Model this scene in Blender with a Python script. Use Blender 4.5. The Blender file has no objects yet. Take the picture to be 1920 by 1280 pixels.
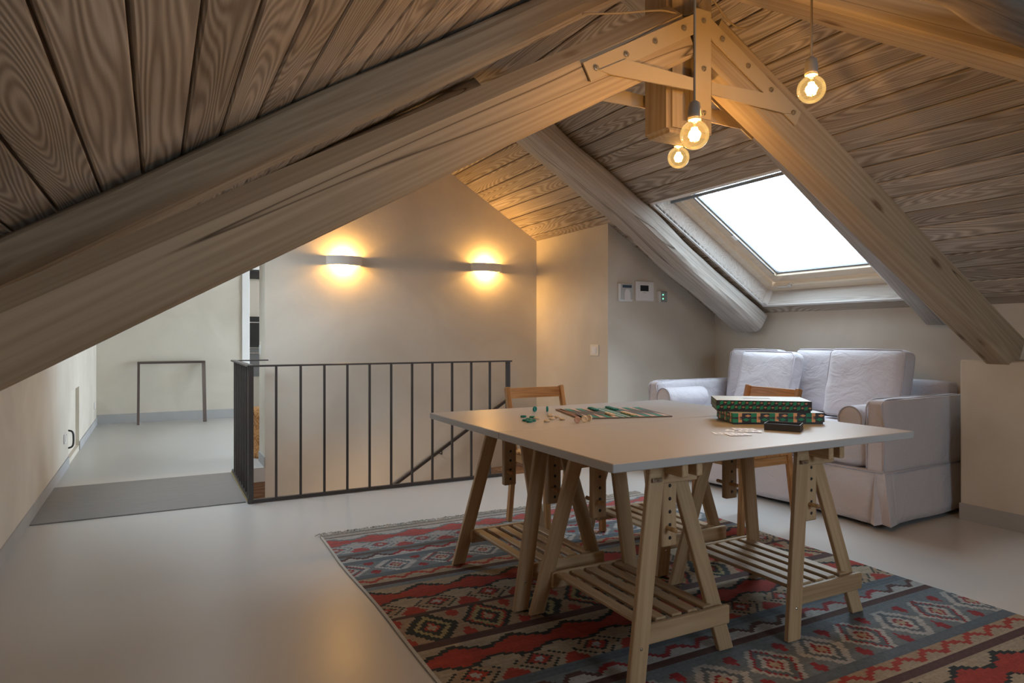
import bpy, bmesh, math, random
from mathutils import Matrix, Vector, noise
random.seed(7)
R = math.radians
sc = bpy.context.scene
COL = sc.collection

# ------------------------------------------------------------------ camera
H = 1.12                                   # eye height
YAW = R(27.9)
F_PX, CY = 1260.0, 630.0
cam_d = bpy.data.cameras.new('camera'); cam = bpy.data.objects.new('camera', cam_d); COL.objects.link(cam)
cam.location = (0, 0, H); cam.rotation_euler = (R(90), 0, -YAW)
cam_d.sensor_width = 36.0; cam_d.lens = 36.0 * F_PX / 1920.0
cam_d.shift_y = (CY - 640.0) / 1920.0
cam_d.clip_start = 0.02
sc.camera = cam

# ------------------------------------------------------------------ world, exposure
w = bpy.data.worlds.new('overcast_sky'); sc.world = w; w.use_nodes = True
wn = w.node_tree.nodes; wn['Background'].inputs[0].default_value = (0.74, 0.87, 1.0, 1)
wn['Background'].inputs[1].default_value = 20.0
vs = sc.view_settings
vs.view_transform = 'Standard'; vs.look = 'None'; vs.exposure = -0.28; vs.gamma = 1.0; vs.use_curve_mapping = False
sc.cycles.use_denoising = True
sc.cycles.max_bounces = 10; sc.cycles.diffuse_bounces = 6; sc.cycles.transparent_max_bounces = 12
sc.cycles.sample_clamp_indirect = 6.0
sc.cycles.caustics_reflective = False; sc.cycles.caustics_refractive = False

def portal(name, M, sx, sy):
    l = bpy.data.lights.new(name, 'AREA'); l.shape = 'RECTANGLE'; l.size = sx; l.size_y = sy
    l.cycles.is_portal = True
    o = bpy.data.objects.new(name, l); COL.objects.link(o); o.matrix_world = M
    return o

# ------------------------------------------------------------------ room numbers (metres)
M_ = 0.6218                                 # roof pitch
DR, DL = 4.280, 1.712                       # right roof: z = DR - M x ; left roof: z = DL + M x
XR = (DR - DL) / 2 / M_; ZR = DR - M_ * XR  # ridge
XL, XK = -0.67, 4.752                       # left wall, right knee wall
YN, YF = -1.7, 10.0                         # near gable, far wall
YB, YS = 6.056, 4.805                       # sconce wall, stair/niche front
XB0, XB1 = 0.821, 3.495                     # sconce wall ends
XP, YP, ZP = 4.362, 2.36, 0.975             # pier face, far end, top
TH = math.atan(M_); CT, ST = math.cos(TH), math.sin(TH)
zr = lambda x: min(DR - M_ * x, DL + M_ * x)

# ================================================================== materials
MATS = {}
def new_mat(name):
    m = bpy.data.materials.new(name); m.use_nodes = True
    nt = m.node_tree; b = nt.nodes['Principled BSDF']
    MATS[name] = m
    return m, nt, b
def N(nt, t, **kw):
    n = nt.nodes.new(t)
    for k, v in kw.items(): setattr(n, k, v)
    return n
def L(nt, a, b): nt.links.new(a, b)
def mathn(nt, op, a, b=None):
    n = N(nt, 'ShaderNodeMath', operation=op)
    for i, v in enumerate((a, b)):
        if v is None: continue
        if hasattr(v, 'links'): L(nt, v, n.inputs[i])
        else: n.inputs[i].default_value = v
    return n.outputs[0]
def ramp(nt, fac, stops):
    n = N(nt, 'ShaderNodeValToRGB'); e = n.color_ramp.elements
    while len(e) < len(stops): e.new(0.5)
    for el, (p, c) in zip(e, stops): el.position = p; el.color = (*c, 1) if len(c) == 3 else c
    L(nt, fac, n.inputs[0]); return n.outputs[0]
def bump(nt, b, h, strength, dist=0.01):
    n = N(nt, 'ShaderNodeBump'); n.inputs['Strength'].default_value = strength; n.inputs['Distance'].default_value = dist
    L(nt, h, n.inputs['Height']); L(nt, n.outputs[0], b.inputs['Normal'])

def plain(name, col, rough=0.6, metal=0.0, spec=0.5, emit=None, estr=0):
    m, nt, b = new_mat(name)
    b.inputs['Base Color'].default_value = (*col, 1); b.inputs['Roughness'].default_value = rough
    b.inputs['Metallic'].default_value = metal; b.inputs['Specular IOR Level'].default_value = spec
    if emit: b.inputs['Emission Color'].default_value = (*emit, 1); b.inputs['Emission Strength'].default_value = estr
    return m

def wood(name, dark, mid, light, rings=14.0, sx=0.55, sy=5.0, rough=0.65, bstr=0.35, contrast=1.0, cracks=0.0):
    """grain = contour lines of a stretched noise field; length runs along local X; every object gets its own offset"""
    m, nt, b = new_mat(name)
    tc = N(nt, 'ShaderNodeTexCoord'); oi = N(nt, 'ShaderNodeObjectInfo')
    off = mathn(nt, 'MULTIPLY', oi.outputs['Random'], 37.0)
    cmb = N(nt, 'ShaderNodeCombineXYZ'); L(nt, off, cmb.inputs[0]); L(nt, off, cmb.inputs[1]); L(nt, off, cmb.inputs[2])
    mp = N(nt, 'ShaderNodeMapping'); mp.inputs['Scale'].default_value = (sx, sy, sy)
    L(nt, tc.outputs['Object'], mp.inputs['Vector'])
    add = N(nt, 'ShaderNodeVectorMath', operation='ADD'); L(nt, mp.outputs[0], add.inputs[0]); L(nt, cmb.outputs[0], add.inputs[1])
    no = N(nt, 'ShaderNodeTexNoise'); no.inputs['Scale'].default_value = 1.6; no.inputs['Detail'].default_value = 1.2; no.inputs['Roughness'].default_value = 0.35
    L(nt, add.outputs[0], no.inputs['Vector'])
    ph = mathn(nt, 'MULTIPLY', no.outputs['Fac'], rings * 6.283)
    s = mathn(nt, 'MULTIPLY_ADD', mathn(nt, 'SINE', ph), 0.5); nt.nodes[-1].inputs[2].default_value = 0.5
    # fine fibres
    mp2 = N(nt, 'ShaderNodeMapping'); mp2.inputs['Scale'].default_value = (2.0, 70, 70); L(nt, tc.outputs['Object'], mp2.inputs['Vector'])
    n2 = N(nt, 'ShaderNodeTexNoise'); n2.inputs['Scale'].default_value = 1.0; n2.inputs['Detail'].default_value = 3
    L(nt, mp2.outputs[0], n2.inputs['Vector'])
    # blotches
    n3 = N(nt, 'ShaderNodeTexNoise'); n3.inputs['Scale'].default_value = 0.9; n3.inputs['Detail'].default_value = 3
    L(nt, add.outputs[0], n3.inputs['Vector'])
    f = mathn(nt, 'MULTIPLY', s, 0.42 * contrast)
    f = mathn(nt, 'ADD', f, mathn(nt, 'MULTIPLY', n2.outputs['Fac'], 0.30))
    f = mathn(nt, 'ADD', f, mathn(nt, 'MULTIPLY', n3.outputs['Fac'], 0.55))
    f = mathn(nt, 'SUBTRACT', f, 0.14 + 0.1 * contrast)
    c = ramp(nt, f, [(0.12, dark), (0.45, mid), (0.8, light)])
    # per-piece tint
    hs = N(nt, 'ShaderNodeHueSaturation')
    L(nt, mathn(nt, 'MULTIPLY_ADD', oi.outputs['Random'], 0.22), hs.inputs['Value']); nt.nodes[-1].inputs[2].default_value = 0.89
    L(nt, c, hs.inputs['Color'])
    out = hs.outputs[0]
    if cracks > 0:
        mpk = N(nt, 'ShaderNodeMapping'); mpk.inputs['Scale'].default_value = (1.7, 5.5, 5.5); L(nt, tc.outputs['Object'], mpk.inputs['Vector'])
        ak = N(nt, 'ShaderNodeVectorMath', operation='ADD'); L(nt, mpk.outputs[0], ak.inputs[0]); L(nt, cmb.outputs[0], ak.inputs[1])
        vo = N(nt, 'ShaderNodeTexVoronoi'); vo.inputs['Scale'].default_value = 1.0; L(nt, ak.outputs[0], vo.inputs['Vector'])
        kd = mathn(nt, 'ADD', vo.outputs['Distance'], mathn(nt, 'MULTIPLY', n2.outputs['Fac'], 0.10))
        kn = ramp(nt, kd, [(0.10, (0.30, 0.20, 0.13)), (0.17, (1, 1, 1))])
        mk = N(nt, 'ShaderNodeMix', data_type='RGBA', blend_type='MULTIPLY'); mk.inputs[0].default_value = 0.8
        L(nt, out, mk.inputs[6]); L(nt, kn, mk.inputs[7]); out = mk.outputs[2]
        mp3 = N(nt, 'ShaderNodeMapping'); mp3.inputs['Scale'].default_value = (0.16, 6, 6); L(nt, tc.outputs['Object'], mp3.inputs['Vector'])
        a3 = N(nt, 'ShaderNodeVectorMath', operation='ADD'); L(nt, mp3.outputs[0], a3.inputs[0]); L(nt, cmb.outputs[0], a3.inputs[1])
        n4 = N(nt, 'ShaderNodeTexNoise'); n4.inputs['Scale'].default_value = 1.0; n4.inputs['Detail'].default_value = 1.5
        L(nt, a3.outputs[0], n4.inputs['Vector'])
        d = mathn(nt, 'ABSOLUTE', mathn(nt, 'SUBTRACT', n4.outputs['Fac'], 0.5))
        cr = ramp(nt, d, [(0.0, (0.10, 0.06, 0.035)), (0.012 * cracks, (1, 1, 1))])
        mx = N(nt, 'ShaderNodeMix', data_type='RGBA', blend_type='MULTIPLY'); mx.inputs[0].default_value = 0.85
        L(nt, out, mx.inputs[6]); L(nt, cr, mx.inputs[7]); out = mx.outputs[2]
    L(nt, out, b.inputs['Base Color'])
    b.inputs['Roughness'].default_value = rough; b.inputs['Specular IOR Level'].default_value = 0.3
    bump(nt, b, f, bstr, 0.004)
    return m

def plaster(name, c1, c2, bstr=0.25):
    m, nt, b = new_mat(name)
    tc = N(nt, 'ShaderNodeTexCoord')
    n1 = N(nt, 'ShaderNodeTexNoise'); n1.inputs['Scale'].default_value = 1.3; n1.inputs['Detail'].default_value = 6; n1.inputs['Distortion'].default_value = 0.6
    L(nt, tc.outputs['Object'], n1.inputs['Vector'])
    L(nt, ramp(nt, n1.outputs['Fac'], [(0.3, c1), (0.7, c2)]), b.inputs['Base Color'])
    n2 = N(nt, 'ShaderNodeTexNoise'); n2.inputs['Scale'].default_value = 9; n2.inputs['Detail'].default_value = 8
    L(nt, tc.outputs['Object'], n2.inputs['Vector'])
    bump(nt, b, n2.outputs['Fac'], bstr, 0.01)
    b.inputs['Roughness'].default_value = 0.75; b.inputs['Specular IOR Level'].default_value = 0.25
    return m

def fabric(name, col, scale=420, rough=0.95, wrinkle=0.5):
    m, nt, b = new_mat(name)
    tc = N(nt, 'ShaderNodeTexCoord')
    n1 = N(nt, 'ShaderNodeTexNoise'); n1.inputs['Scale'].default_value = scale; n1.inputs['Detail'].default_value = 2
    L(nt, tc.outputs['Object'], n1.inputs['Vector'])
    d = tuple(x * 0.86 for x in col)
    L(nt, ramp(nt, n1.outputs['Fac'], [(0.35, d), (0.65, col)]), b.inputs['Base Color'])
    mp = N(nt, 'ShaderNodeMapping'); mp.inputs['Scale'].default_value = (3.5, 6, 6); mp.inputs['Rotation'].default_value = (0.3, 0.5, 0.5); L(nt, tc.outputs['Object'], mp.inputs['Vector'])
    n2 = N(nt, 'ShaderNodeTexNoise'); n2.inputs['Scale'].default_value = 1.3; n2.inputs['Detail'].default_value = 4; n2.inputs['Distortion'].default_value = 1.2
    L(nt, mp.outputs[0], n2.inputs['Vector'])
    bump(nt, b, n2.outputs['Fac'], wrinkle, 0.03)
    b.inputs['Roughness'].default_value = rough; b.inputs['Specular IOR Level'].default_value = 0.15
    b.inputs['Sheen Weight'].default_value = 0.15
    return m

wood('plank_wood', (0.24, 0.19, 0.145), (0.46, 0.39, 0.315), (0.68, 0.62, 0.54), rings=38, sx=0.32, sy=4.0, bstr=0.6, contrast=0.8)
wood('reveal_wood', (0.58, 0.55, 0.51), (0.72, 0.69, 0.66), (0.85, 0.83, 0.80), rings=20, sx=0.25, sy=4.2, bstr=0.4, contrast=0.7)
wood('truss_wood', (0.27, 0.20, 0.13), (0.46, 0.375, 0.27), (0.57, 0.48, 0.365), rings=16, sx=0.14, sy=3.6, bstr=0.2, contrast=0.22, cracks=0.35)
wood('log_wood', (0.28, 0.25, 0.22), (0.48, 0.445, 0.405), (0.66, 0.63, 0.59), rings=20, sx=0.2, sy=5.0, bstr=0.8, contrast=0.28, cracks=0.5)
wood('weathered_wood', (0.09, 0.072, 0.058), (0.19, 0.16, 0.135), (0.32, 0.28, 0.25), rings=20, sx=0.3, sy=6.0, bstr=1.0, contrast=0.3, cracks=0.7)
wood('trestle_wood', (0.40, 0.26, 0.14), (0.56, 0.40, 0.24), (0.66, 0.51, 0.34), rings=6, sx=0.8, sy=14, bstr=0.05, contrast=0.25, rough=0.45)
wood('chair_wood', (0.36, 0.17, 0.06), (0.50, 0.27, 0.11), (0.60, 0.36, 0.17), rings=6, sx=1.2, sy=14, bstr=0.06, contrast=0.6, rough=0.4)
wood('pine_frame', (0.70, 0.58, 0.44), (0.78, 0.67, 0.53), (0.84, 0.75, 0.62), rings=5, sx=1.0, sy=14, bstr=0.05, contrast=0.3, rough=0.4)
wood('stump_wood', (0.28, 0.11, 0.03), (0.50, 0.25, 0.09), (0.62, 0.36, 0.16), rings=9, sx=2, sy=8, bstr=0.2, contrast=0.8, cracks=1.2)
wood('stair_wood', (0.17, 0.10, 0.06), (0.26, 0.16, 0.10), (0.34, 0.22, 0.14), rings=6, sx=1, sy=10, bstr=0.1)
plaster('plaster_warm', (0.55, 0.505, 0.43), (0.68, 0.635, 0.555))
plaster('plaster_skirting', (0.36, 0.36, 0.36), (0.43, 0.43, 0.43), 0.1)
plain('plaster_white', (0.75, 0.73, 0.69), 0.55)
plain('white_paint', (0.80, 0.80, 0.79), 0.45)
plain('cream_plastic', (0.72, 0.68, 0.60), 0.35)
plain('white_plastic', (0.78, 0.78, 0.78), 0.3)
plain('silver_plastic', (0.55, 0.58, 0.60), 0.35, 0.3)
plain('lcd_dark', (0.03, 0.035, 0.04), 0.2)
plain('lcd_blue', (0.06, 0.10, 0.14), 0.2)
plain('grey_plastic', (0.30, 0.33, 0.33), 0.4)
plain('green_led', (0.1, 0.6, 0.3), 0.3, emit=(0.2, 1.0, 0.5), estr=3.0)
plain('table_white', (0.50, 0.50, 0.505), 0.30)
plain('dark_steel', (0.075, 0.068, 0.066), 0.42, 0.6)
plain('raw_steel', (0.14, 0.11, 0.10), 0.35, 0.8)
plain('steel_paint', (0.46, 0.38, 0.27), 0.5)
plain('bolt_steel', (0.5, 0.45, 0.36), 0.3, 0.9)
plain('chrome', (0.75, 0.75, 0.75), 0.15, 1.0)
plain('porcelain_grey', (0.30, 0.27, 0.24), 0.3)
plain('cord_tan', (0.34, 0.27, 0.19), 0.8)
plain('black_plastic', (0.02, 0.02, 0.022), 0.35)
plain('black_card', (0.035, 0.036, 0.04), 0.5)
plain('brass', (0.62, 0.48, 0.24), 0.3, 0.9)
plain('alu_grey', (0.22, 0.23, 0.25), 0.4, 0.5)
plain('teal', (0.0, 0.20, 0.17), 0.35)
plain('teal_print', (0.02, 0.33, 0.27), 0.5)
plain('cream_wood', (0.72, 0.58, 0.40), 0.4)
plain('rose_wood', (0.55, 0.33, 0.25), 0.4)
plain('board_brown', (0.12, 0.095, 0.085), 0.5)
plain('board_edge', (0.27, 0.13, 0.07), 0.5)
plain('pink_print', (0.72, 0.55, 0.46), 0.5)
plain('pale_print', (0.62, 0.72, 0.70), 0.5)
plain('box_green', (0.0, 0.22, 0.10), 0.5)
plain('box_orange', (0.72, 0.36, 0.16), 0.5)
plain('box_tan', (0.42, 0.22, 0.13), 0.5)
plain('box_black', (0.018, 0.018, 0.02), 0.5)
plain('box_top', (0.62, 0.74, 0.74), 0.35)
plain('card_white', (0.74, 0.72, 0.70), 0.4)
plain('card_grey', (0.35, 0.34, 0.36), 0.5)
plain('oven_black', (0.012, 0.012, 0.014), 0.12)
plain('dark_floor', (0.12, 0.09, 0.07), 0.7)
fabric('sofa_linen', (0.60, 0.58, 0.62), 420, 0.95, 0.45)
fabric('sofa_piping', (0.52, 0.50, 0.55), 600, 0.95, 0.1)
fabric('mat_grey', (0.25, 0.245, 0.24), 230, 1.0, 0.2)
fabric('fringe_wool', (0.46, 0.44, 0.40), 300, 1.0, 0.1)

m, nt, b = new_mat('resin_floor')
tc = N(nt, 'ShaderNodeTexCoord')
n1 = N(nt, 'ShaderNodeTexNoise'); n1.inputs['Scale'].default_value = 0.8; n1.inputs['Detail'].default_value = 2
L(nt, tc.outputs['Object'], n1.inputs['Vector'])
L(nt, ramp(nt, n1.outputs['Fac'], [(0.1, (0.48, 0.475, 0.465)), (0.9, (0.55, 0.545, 0.535))]), b.inputs['Base Color'])
L(nt, ramp(nt, n1.outputs['Fac'], [(0.1, (0.26,) * 3), (0.9, (0.38,) * 3)]), b.inputs['Roughness'])
b.inputs['Specular IOR Level'].default_value = 0.5

def pane_mat(name, tint, gloss=0.10, rough=0.02):
    m = bpy.data.materials.new(name); m.use_nodes = True; nt = m.node_tree; MATS[name] = m
    nt.nodes.remove(nt.nodes['Principled BSDF'])
    t = N(nt, 'ShaderNodeBsdfTransparent'); t.inputs[0].default_value = (*tint, 1)
    g = N(nt, 'ShaderNodeBsdfGlossy'); g.inputs['Roughness'].default_value = rough
    lw = N(nt, 'ShaderNodeLayerWeight'); lw.inputs['Blend'].default_value = 0.25
    mx = N(nt, 'ShaderNodeMixShader')
    f = mathn(nt, 'MULTIPLY', lw.outputs['Fresnel'], 0.7); f = mathn(nt, 'ADD', f, gloss * 0.3)
    L(nt, f, mx.inputs[0]); L(nt, t.outputs[0], mx.inputs[1]); L(nt, g.outputs[0], mx.inputs[2])
    L(nt, mx.outputs[0], nt.nodes['Material Output'].inputs[0])
pane_mat('window_glass', (0.97, 0.985, 0.98))
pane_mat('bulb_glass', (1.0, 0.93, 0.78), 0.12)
nt = MATS['bulb_glass'].node_tree; em = N(nt, 'ShaderNodeEmission'); em.inputs[0].default_value = (1.0, 0.62, 0.20, 1); em.inputs[1].default_value = 0.28  # warm emission put into the clear glass stands in for bloom
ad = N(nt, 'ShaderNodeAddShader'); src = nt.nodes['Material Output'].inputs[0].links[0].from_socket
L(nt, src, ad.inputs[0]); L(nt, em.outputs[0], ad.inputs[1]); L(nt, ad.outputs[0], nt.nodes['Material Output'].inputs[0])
m, nt, b = new_mat('filament'); b.inputs['Emission Color'].default_value = (1.0, 0.62, 0.22, 1); b.inputs['Emission Strength'].default_value = 60

# vertex-coloured wool for the kilim
m, nt, b = new_mat('kilim_wool')
at = N(nt, 'ShaderNodeAttribute'); at.attribute_name = 'wool'
tc = N(nt, 'ShaderNodeTexCoord'); mp = N(nt, 'ShaderNodeMapping'); mp.inputs['Scale'].default_value = (60, 260, 1); L(nt, tc.outputs['Object'], mp.inputs['Vector'])
n1 = N(nt, 'ShaderNodeTexNoise'); n1.inputs['Scale'].default_value = 1.0; n1.inputs['Detail'].default_value = 2; L(nt, mp.outputs[0], n1.inputs['Vector'])
mx = N(nt, 'ShaderNodeMix', data_type='RGBA', blend_type='MULTIPLY'); mx.inputs[0].default_value = 0.6
L(nt, at.outputs['Color'], mx.inputs[6]); L(nt, ramp(nt, n1.outputs['Fac'], [(0.3, (0.62,) * 3), (0.65, (1.0,) * 3)]), mx.inputs[7])
L(nt, mx.outputs[2], b.inputs['Base Color']); b.inputs['Roughness'].default_value = 0.85; b.inputs['Specular IOR Level'].default_value = 0.25
bump(nt, b, n1.outputs['Fac'], 0.35, 0.003)

# ================================================================== mesh helpers
def mesh_obj(name, verts, faces, mat, parent=None, M=None, smooth=False, fmats=None):
    me = bpy.data.meshes.new(name); me.from_pydata([tuple(v) for v in verts], [], faces); me.update()
    return link(name, me, mat, parent, M, smooth, fmats)
def link(name, me, mat, parent=None, M=None, smooth=False, fmats=None):
    mats = mat if isinstance(mat, (list, tuple)) else [mat]
    if not me.materials:
        for k in mats: me.materials.append(MATS[k])
    if fmats:
        for p, k in zip(me.polygons, fmats): p.material_index = k
    if smooth:
        for p in me.polygons: p.use_smooth = True
    o = bpy.data.objects.new(name, me); COL.objects.link(o)
    if M is not None: o.matrix_basis = M
    if parent is not None: set_parent(o, parent)
    return o
WORLD = {}                                     # world matrix of every empty / parent we make
def wm(o):
    if o.parent is None: return o.matrix_basis.copy()
    return wm(o.parent) @ o.matrix_parent_inverse @ o.matrix_basis
def set_parent(o, p):
    o.parent = p; o.matrix_parent_inverse = wm(p).inverted()
def from_bm(name, bm, mat, parent=None, M=None, smooth=False):
    me = bpy.data.meshes.new(name); bmesh.ops.recalc_face_normals(bm, faces=bm.faces); bm.to_mesh(me); bm.free()
    return link(name, me, mat, parent, M, smooth)
def tag(o, label=None, cat=None, group=None, kind=None):
    if label: o['label'] = label
    if cat: o['category'] = cat
    if group: o['group'] = group
    if kind: o['kind'] = kind
    return o
def thing(name, loc, label, cat, group=None, rz=0):
    o = bpy.data.objects.new(name, None); COL.objects.link(o)
    o.matrix_basis = Matrix.Translation(loc) @ Matrix.Rotation(rz, 4, 'Z'); o.empty_display_size = 0.1
    return tag(o, label, cat, group)
def copy_tree(o, parent=None):
    c = o.copy(); COL.objects.link(c)
    if parent:
        k = o.matrix_parent_inverse.copy(); c.parent = parent; c.matrix_parent_inverse = k
    for ch in list(o.children): copy_tree(ch, c)
    return c

def bm_box(bm, lo, hi, M=None, bev=0.0):
    x0, y0, z0 = lo; x1, y1, z1 = hi
    r = bmesh.ops.create_cube(bm, size=1.0)['verts']
    for v in r: v.co = Vector(((x0 + x1) / 2 + v.co.x * (x1 - x0), (y0 + y1) / 2 + v.co.y * (y1 - y0), (z0 + z1) / 2 + v.co.z * (z1 - z0)))
    if bev > 0:
        es = list({e for v in r for e in v.link_edges})
        g = bmesh.ops.bevel(bm, geom=es, offset=bev, segments=1, affect='EDGES')
        r = list({v for f in g['faces'] for v in f.verts} | {v for v in r if v.is_valid})
    if M is not None:
        for v in r: v.co = M @ v.co
    return r
def box(name, lo, hi, mat, parent=None, M=None, bev=0.0, smooth=False):
    bm = bmesh.new(); bm_box(bm, lo, hi, None, bev)
    return from_bm(name, bm, mat, parent, M, smooth)
def boxes(name, lst, mat, parent=None, M=None, bev=0.0):
    bm = bmesh.new()
    for lo, hi in lst: bm_box(bm, lo, hi, None, bev)
    return from_bm(name, bm, mat, parent, M)
def frame_m(p0, p1, up=(0, 0, 1)):
    """matrix with local X along p0->p1, origin p0, local Z as near to `up` as can be"""
    p0, p1, up = Vector(p0), Vector(p1), Vector(up)
    x = (p1 - p0).normalized(); y = up.cross(x).normalized(); z = x.cross(y)
    return Matrix(((x.x, y.x, z.x, p0.x), (x.y, y.y, z.y, p0.y), (x.z, y.z, z.z, p0.z), (0, 0, 0, 1))), (p1 - p0).length
def bar(name, p0, p1, wy, wz, mat, parent=None, up=(0, 0, 1), bev=0.003, oy=0.0, oz=0.0):
    """square timber: wy across, wz along `up`"""
    Mx, ln = frame_m(p0, p1, up)
    return box(name, (0, -wy / 2 + oy, -wz / 2 + oz), (ln, wy / 2 + oy, wz / 2 + oz), mat, parent, Mx, bev)
def tube_geo(pts, r, n=8, closed=False):
    pts = [Vector(p) for p in pts]; vs_, fs = [], []
    k = len(pts); ref = None
    for i, p in enumerate(pts):
        a = pts[(i - 1) % k] if (i > 0 or closed) else p; c = pts[(i + 1) % k] if (i < k - 1 or closed) else p
        t = (c - a).normalized()
        if ref is None: ref = Vector((0, 0, 1)) if abs(t.z) < 0.9 else Vector((1, 0, 0))
        u = (ref - t * ref.dot(t)).normalized(); ref = u; v = t.cross(u)
        rr = r[i] if isinstance(r, (list, tuple)) else r
        for j in range(n):
            an = 2 * math.pi * j / n; vs_.append(p + u * (rr * math.cos(an)) + v * (rr * math.sin(an)))
    for i in range(k if closed else k - 1):
        i2 = (i + 1) % k
        for j in range(n): fs.append((i * n + j, i * n + (j + 1) % n, i2 * n + (j + 1) % n, i2 * n + j))
    if not closed: fs.append(tuple(range(n))[::-1]); fs.append(tuple((k - 1) * n + j for j in range(n)))
    return vs_, fs
def tube(name, pts, r, mat, parent=None, n=8, closed=False, M=None):
    v, f_ = tube_geo(pts, r, n, closed)
    return mesh_obj(name, v, f_, mat, parent, M, True)
def lathe(name, prof, mat, parent=None, M=None, n=28, smooth=True):
    vs_, fs = [], []
    for r, z in prof:
        for j in range(n):
            a = 2 * math.pi * j / n; vs_.append((r * math.cos(a), r * math.sin(a), z))
    for i in range(len(prof) - 1):
        for j in range(n): fs.append((i * n + j, i * n + (j + 1) % n, (i + 1) * n + (j + 1) % n, (i + 1) * n + j))
    fs.append(tuple(range(n))[::-1]); fs.append(tuple((len(prof) - 1) * n + j for j in range(n)))
    return mesh_obj(name, vs_, fs, mat, parent, M, smooth)
def spline(pts, n=8):
    P = [Vector(p) for p in pts]; P = [P[0] * 2 - P[1]] + P + [P[-1] * 2 - P[-2]]; out = []
    for i in range(1, len(P) - 2):
        for k in range(n):
            t = k / n; a, b_, c, d = P[i - 1], P[i], P[i + 1], P[i + 2]
            out.append(0.5 * ((2 * b_) + (c - a) * t + (2 * a - 5 * b_ + 4 * c - d) * t * t + (3 * b_ - a - 3 * c + d) * t ** 3))
    out.append(P[-2]); return out
def prism(name, poly, axis, a0, a1, mat, parent=None, kind=None):
    """polygon in the two other axes extruded along `axis` ('x','y' or 'z') from a0 to a1"""
    def mk(p, a):
        return {'y': (p[0], a, p[1]), 'x': (a, p[0], p[1]), 'z': (p[0], p[1], a)}[axis]
    n = len(poly); v = [mk(p, a0) for p in poly] + [mk(p, a1) for p in poly]
    f_ = [tuple(range(n)), tuple(range(n, 2 * n))[::-1]] + [(i, (i + 1) % n, n + (i + 1) % n, n + i) for i in range(n)]
    bm = bmesh.new(); vv = [bm.verts.new(p) for p in v]
    for q in f_: bm.faces.new([vv[i] for i in q])
    bmesh.ops.triangulate(bm, faces=[q for q in bm.faces if len(q.verts) > 4])
    o = from_bm(name, bm, mat, parent)
    if kind: o['kind'] = kind
    return o
def struct(o, label=None):
    o['kind'] = 'structure'
    if label: o['label'] = label
    return o

# ================================================================== floor with stairwell
WX0, WX1, WY0, WY1 = 0.575, 3.30, YS, YB     # stairwell opening
struct(boxes('floor', [((XL - .1, YN - .1, -.12), (XK + .1, WY0, 0)), ((XL - .1, WY0, -.12), (WX0, YF + .1, 0)),
                       ((WX1, WY0, -.12), (XK + .1, WY1, 0)), ((WX0, WY1 + .06, -.12), (XK + .1, YF + .1, 0)), ((WX0, WY1, -.12), (XB0, WY1 + .06, 0))], 'resin_floor'), 'pale grey seamless resin floor')
struct(boxes('floor', [((XL, 3.0, -2.6), (XK, 8.0, -2.5))], 'dark_floor'), 'dark floor of the storey below the stairs')
struct(boxes('wall_stairwell', [((WX0 - .1, WY0 - .1, -2.5), (WX0, WY1 + .3, -.12)), ((WX0, WY0 - .1, -2.5), (WX1 + .6, WY0, -.12)),
                       ((WX1 + .5, WY0, -2.5), (WX1 + .6, WY1, -.12)), ((WX0, WY1, -2.5), (XB0, WY1 + .1, -.121))], 'stair_wood'), 'brown side of the stairwell below floor level')

# ================================================================== walls
def gable(x0, x1, z0=0.0):
    p = [(x0, z0), (x1, z0), (x1, zr(x1) + .03)]
    if x0 < XR < x1: p.append((XR, ZR + .03))
    return p + [(x0, zr(x0) + .03)]
struct(prism('wall_back', gable(XB0, XB1 + .02, -2.5), 'y', YB, YB + .36, 'plaster_warm'), 'beige plaster wall with two wall lamps')
struct(prism('wall_stair', gable(XB1, XK + .1), 'y', YS, YB + .36, 'plaster_warm'), 'boxed-out plaster wall with switches and thermostat')
struct(box('wall_right', (XK, YN, 0), (XK + .12, YS, zr(XK) + .05), 'plaster_warm'), 'low plaster knee wall behind the sofa')
struct(box('wall_pier', (XP, YN, 0), (XK, YP, ZP), 'plaster_warm', bev=.008), 'low plaster plinth carrying the truss foot')
HY0, HY1, HZ0, HZ1 = 6.90, 7.83, 0.05, 0.63    # hatch
wl_h = zr(XL) + .05
struct(boxes('wall_left', [((XL - .16, YN, 0), (XL, HY0, wl_h)), ((XL - .16, HY1, 0), (XL, YF + .1, wl_h)),
                           ((XL - .16, HY0, 0), (XL, HY1, HZ0)), ((XL - .16, HY0, HZ1), (XL, HY1, wl_h))], 'plaster_warm'), 'low plaster side wall under the eaves')
hd = struct(box('door_2', (XL - .06, HY0, HZ0), (XL - .03, HY1, HZ1), 'plaster_warm'), 'small recessed hatch low in the side wall')
tube('handle', spline([(XL - .035, 7.0, .14), (XL + .02, 7.0, .155), (XL + .03, 7.0, .22), (XL + .02, 7.0, .285), (XL - .035, 7.0, .30)], 5), .008, 'black_plastic', hd, 8)
# far wall with doorway
DX0, DX1, DZ = 1.15, 1.98, 2.05
gp = gable(XL, DX0)
struct(prism('wall_far', gp, 'y', YF, YF + .12, 'plaster_warm'), 'plaster end wall of the passage')
struct(prism('wall_far', [(DX0, DZ), (DX1, DZ), (DX1, zr(DX1) + .03), (DX0, zr(DX0) + .03)], 'y', YF, YF + .12, 'plaster_warm'))
struct(prism('wall_far', gable(DX1, XK), 'y', YF, YF + .12, 'plaster_warm'))
struct(boxes('trim_1', [((DX0 - .10, YF - .025, 0), (DX0, YF + .14, DZ + .1)), ((DX1, YF - .025, 0), (DX1 + .1, YF + .14, DZ + .1)),
                        ((DX0, YF - .025, DZ), (DX1, YF + .14, DZ + .1))], 'white_paint', bev=.004), 'white painted door casing at the end of the passage')
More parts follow.
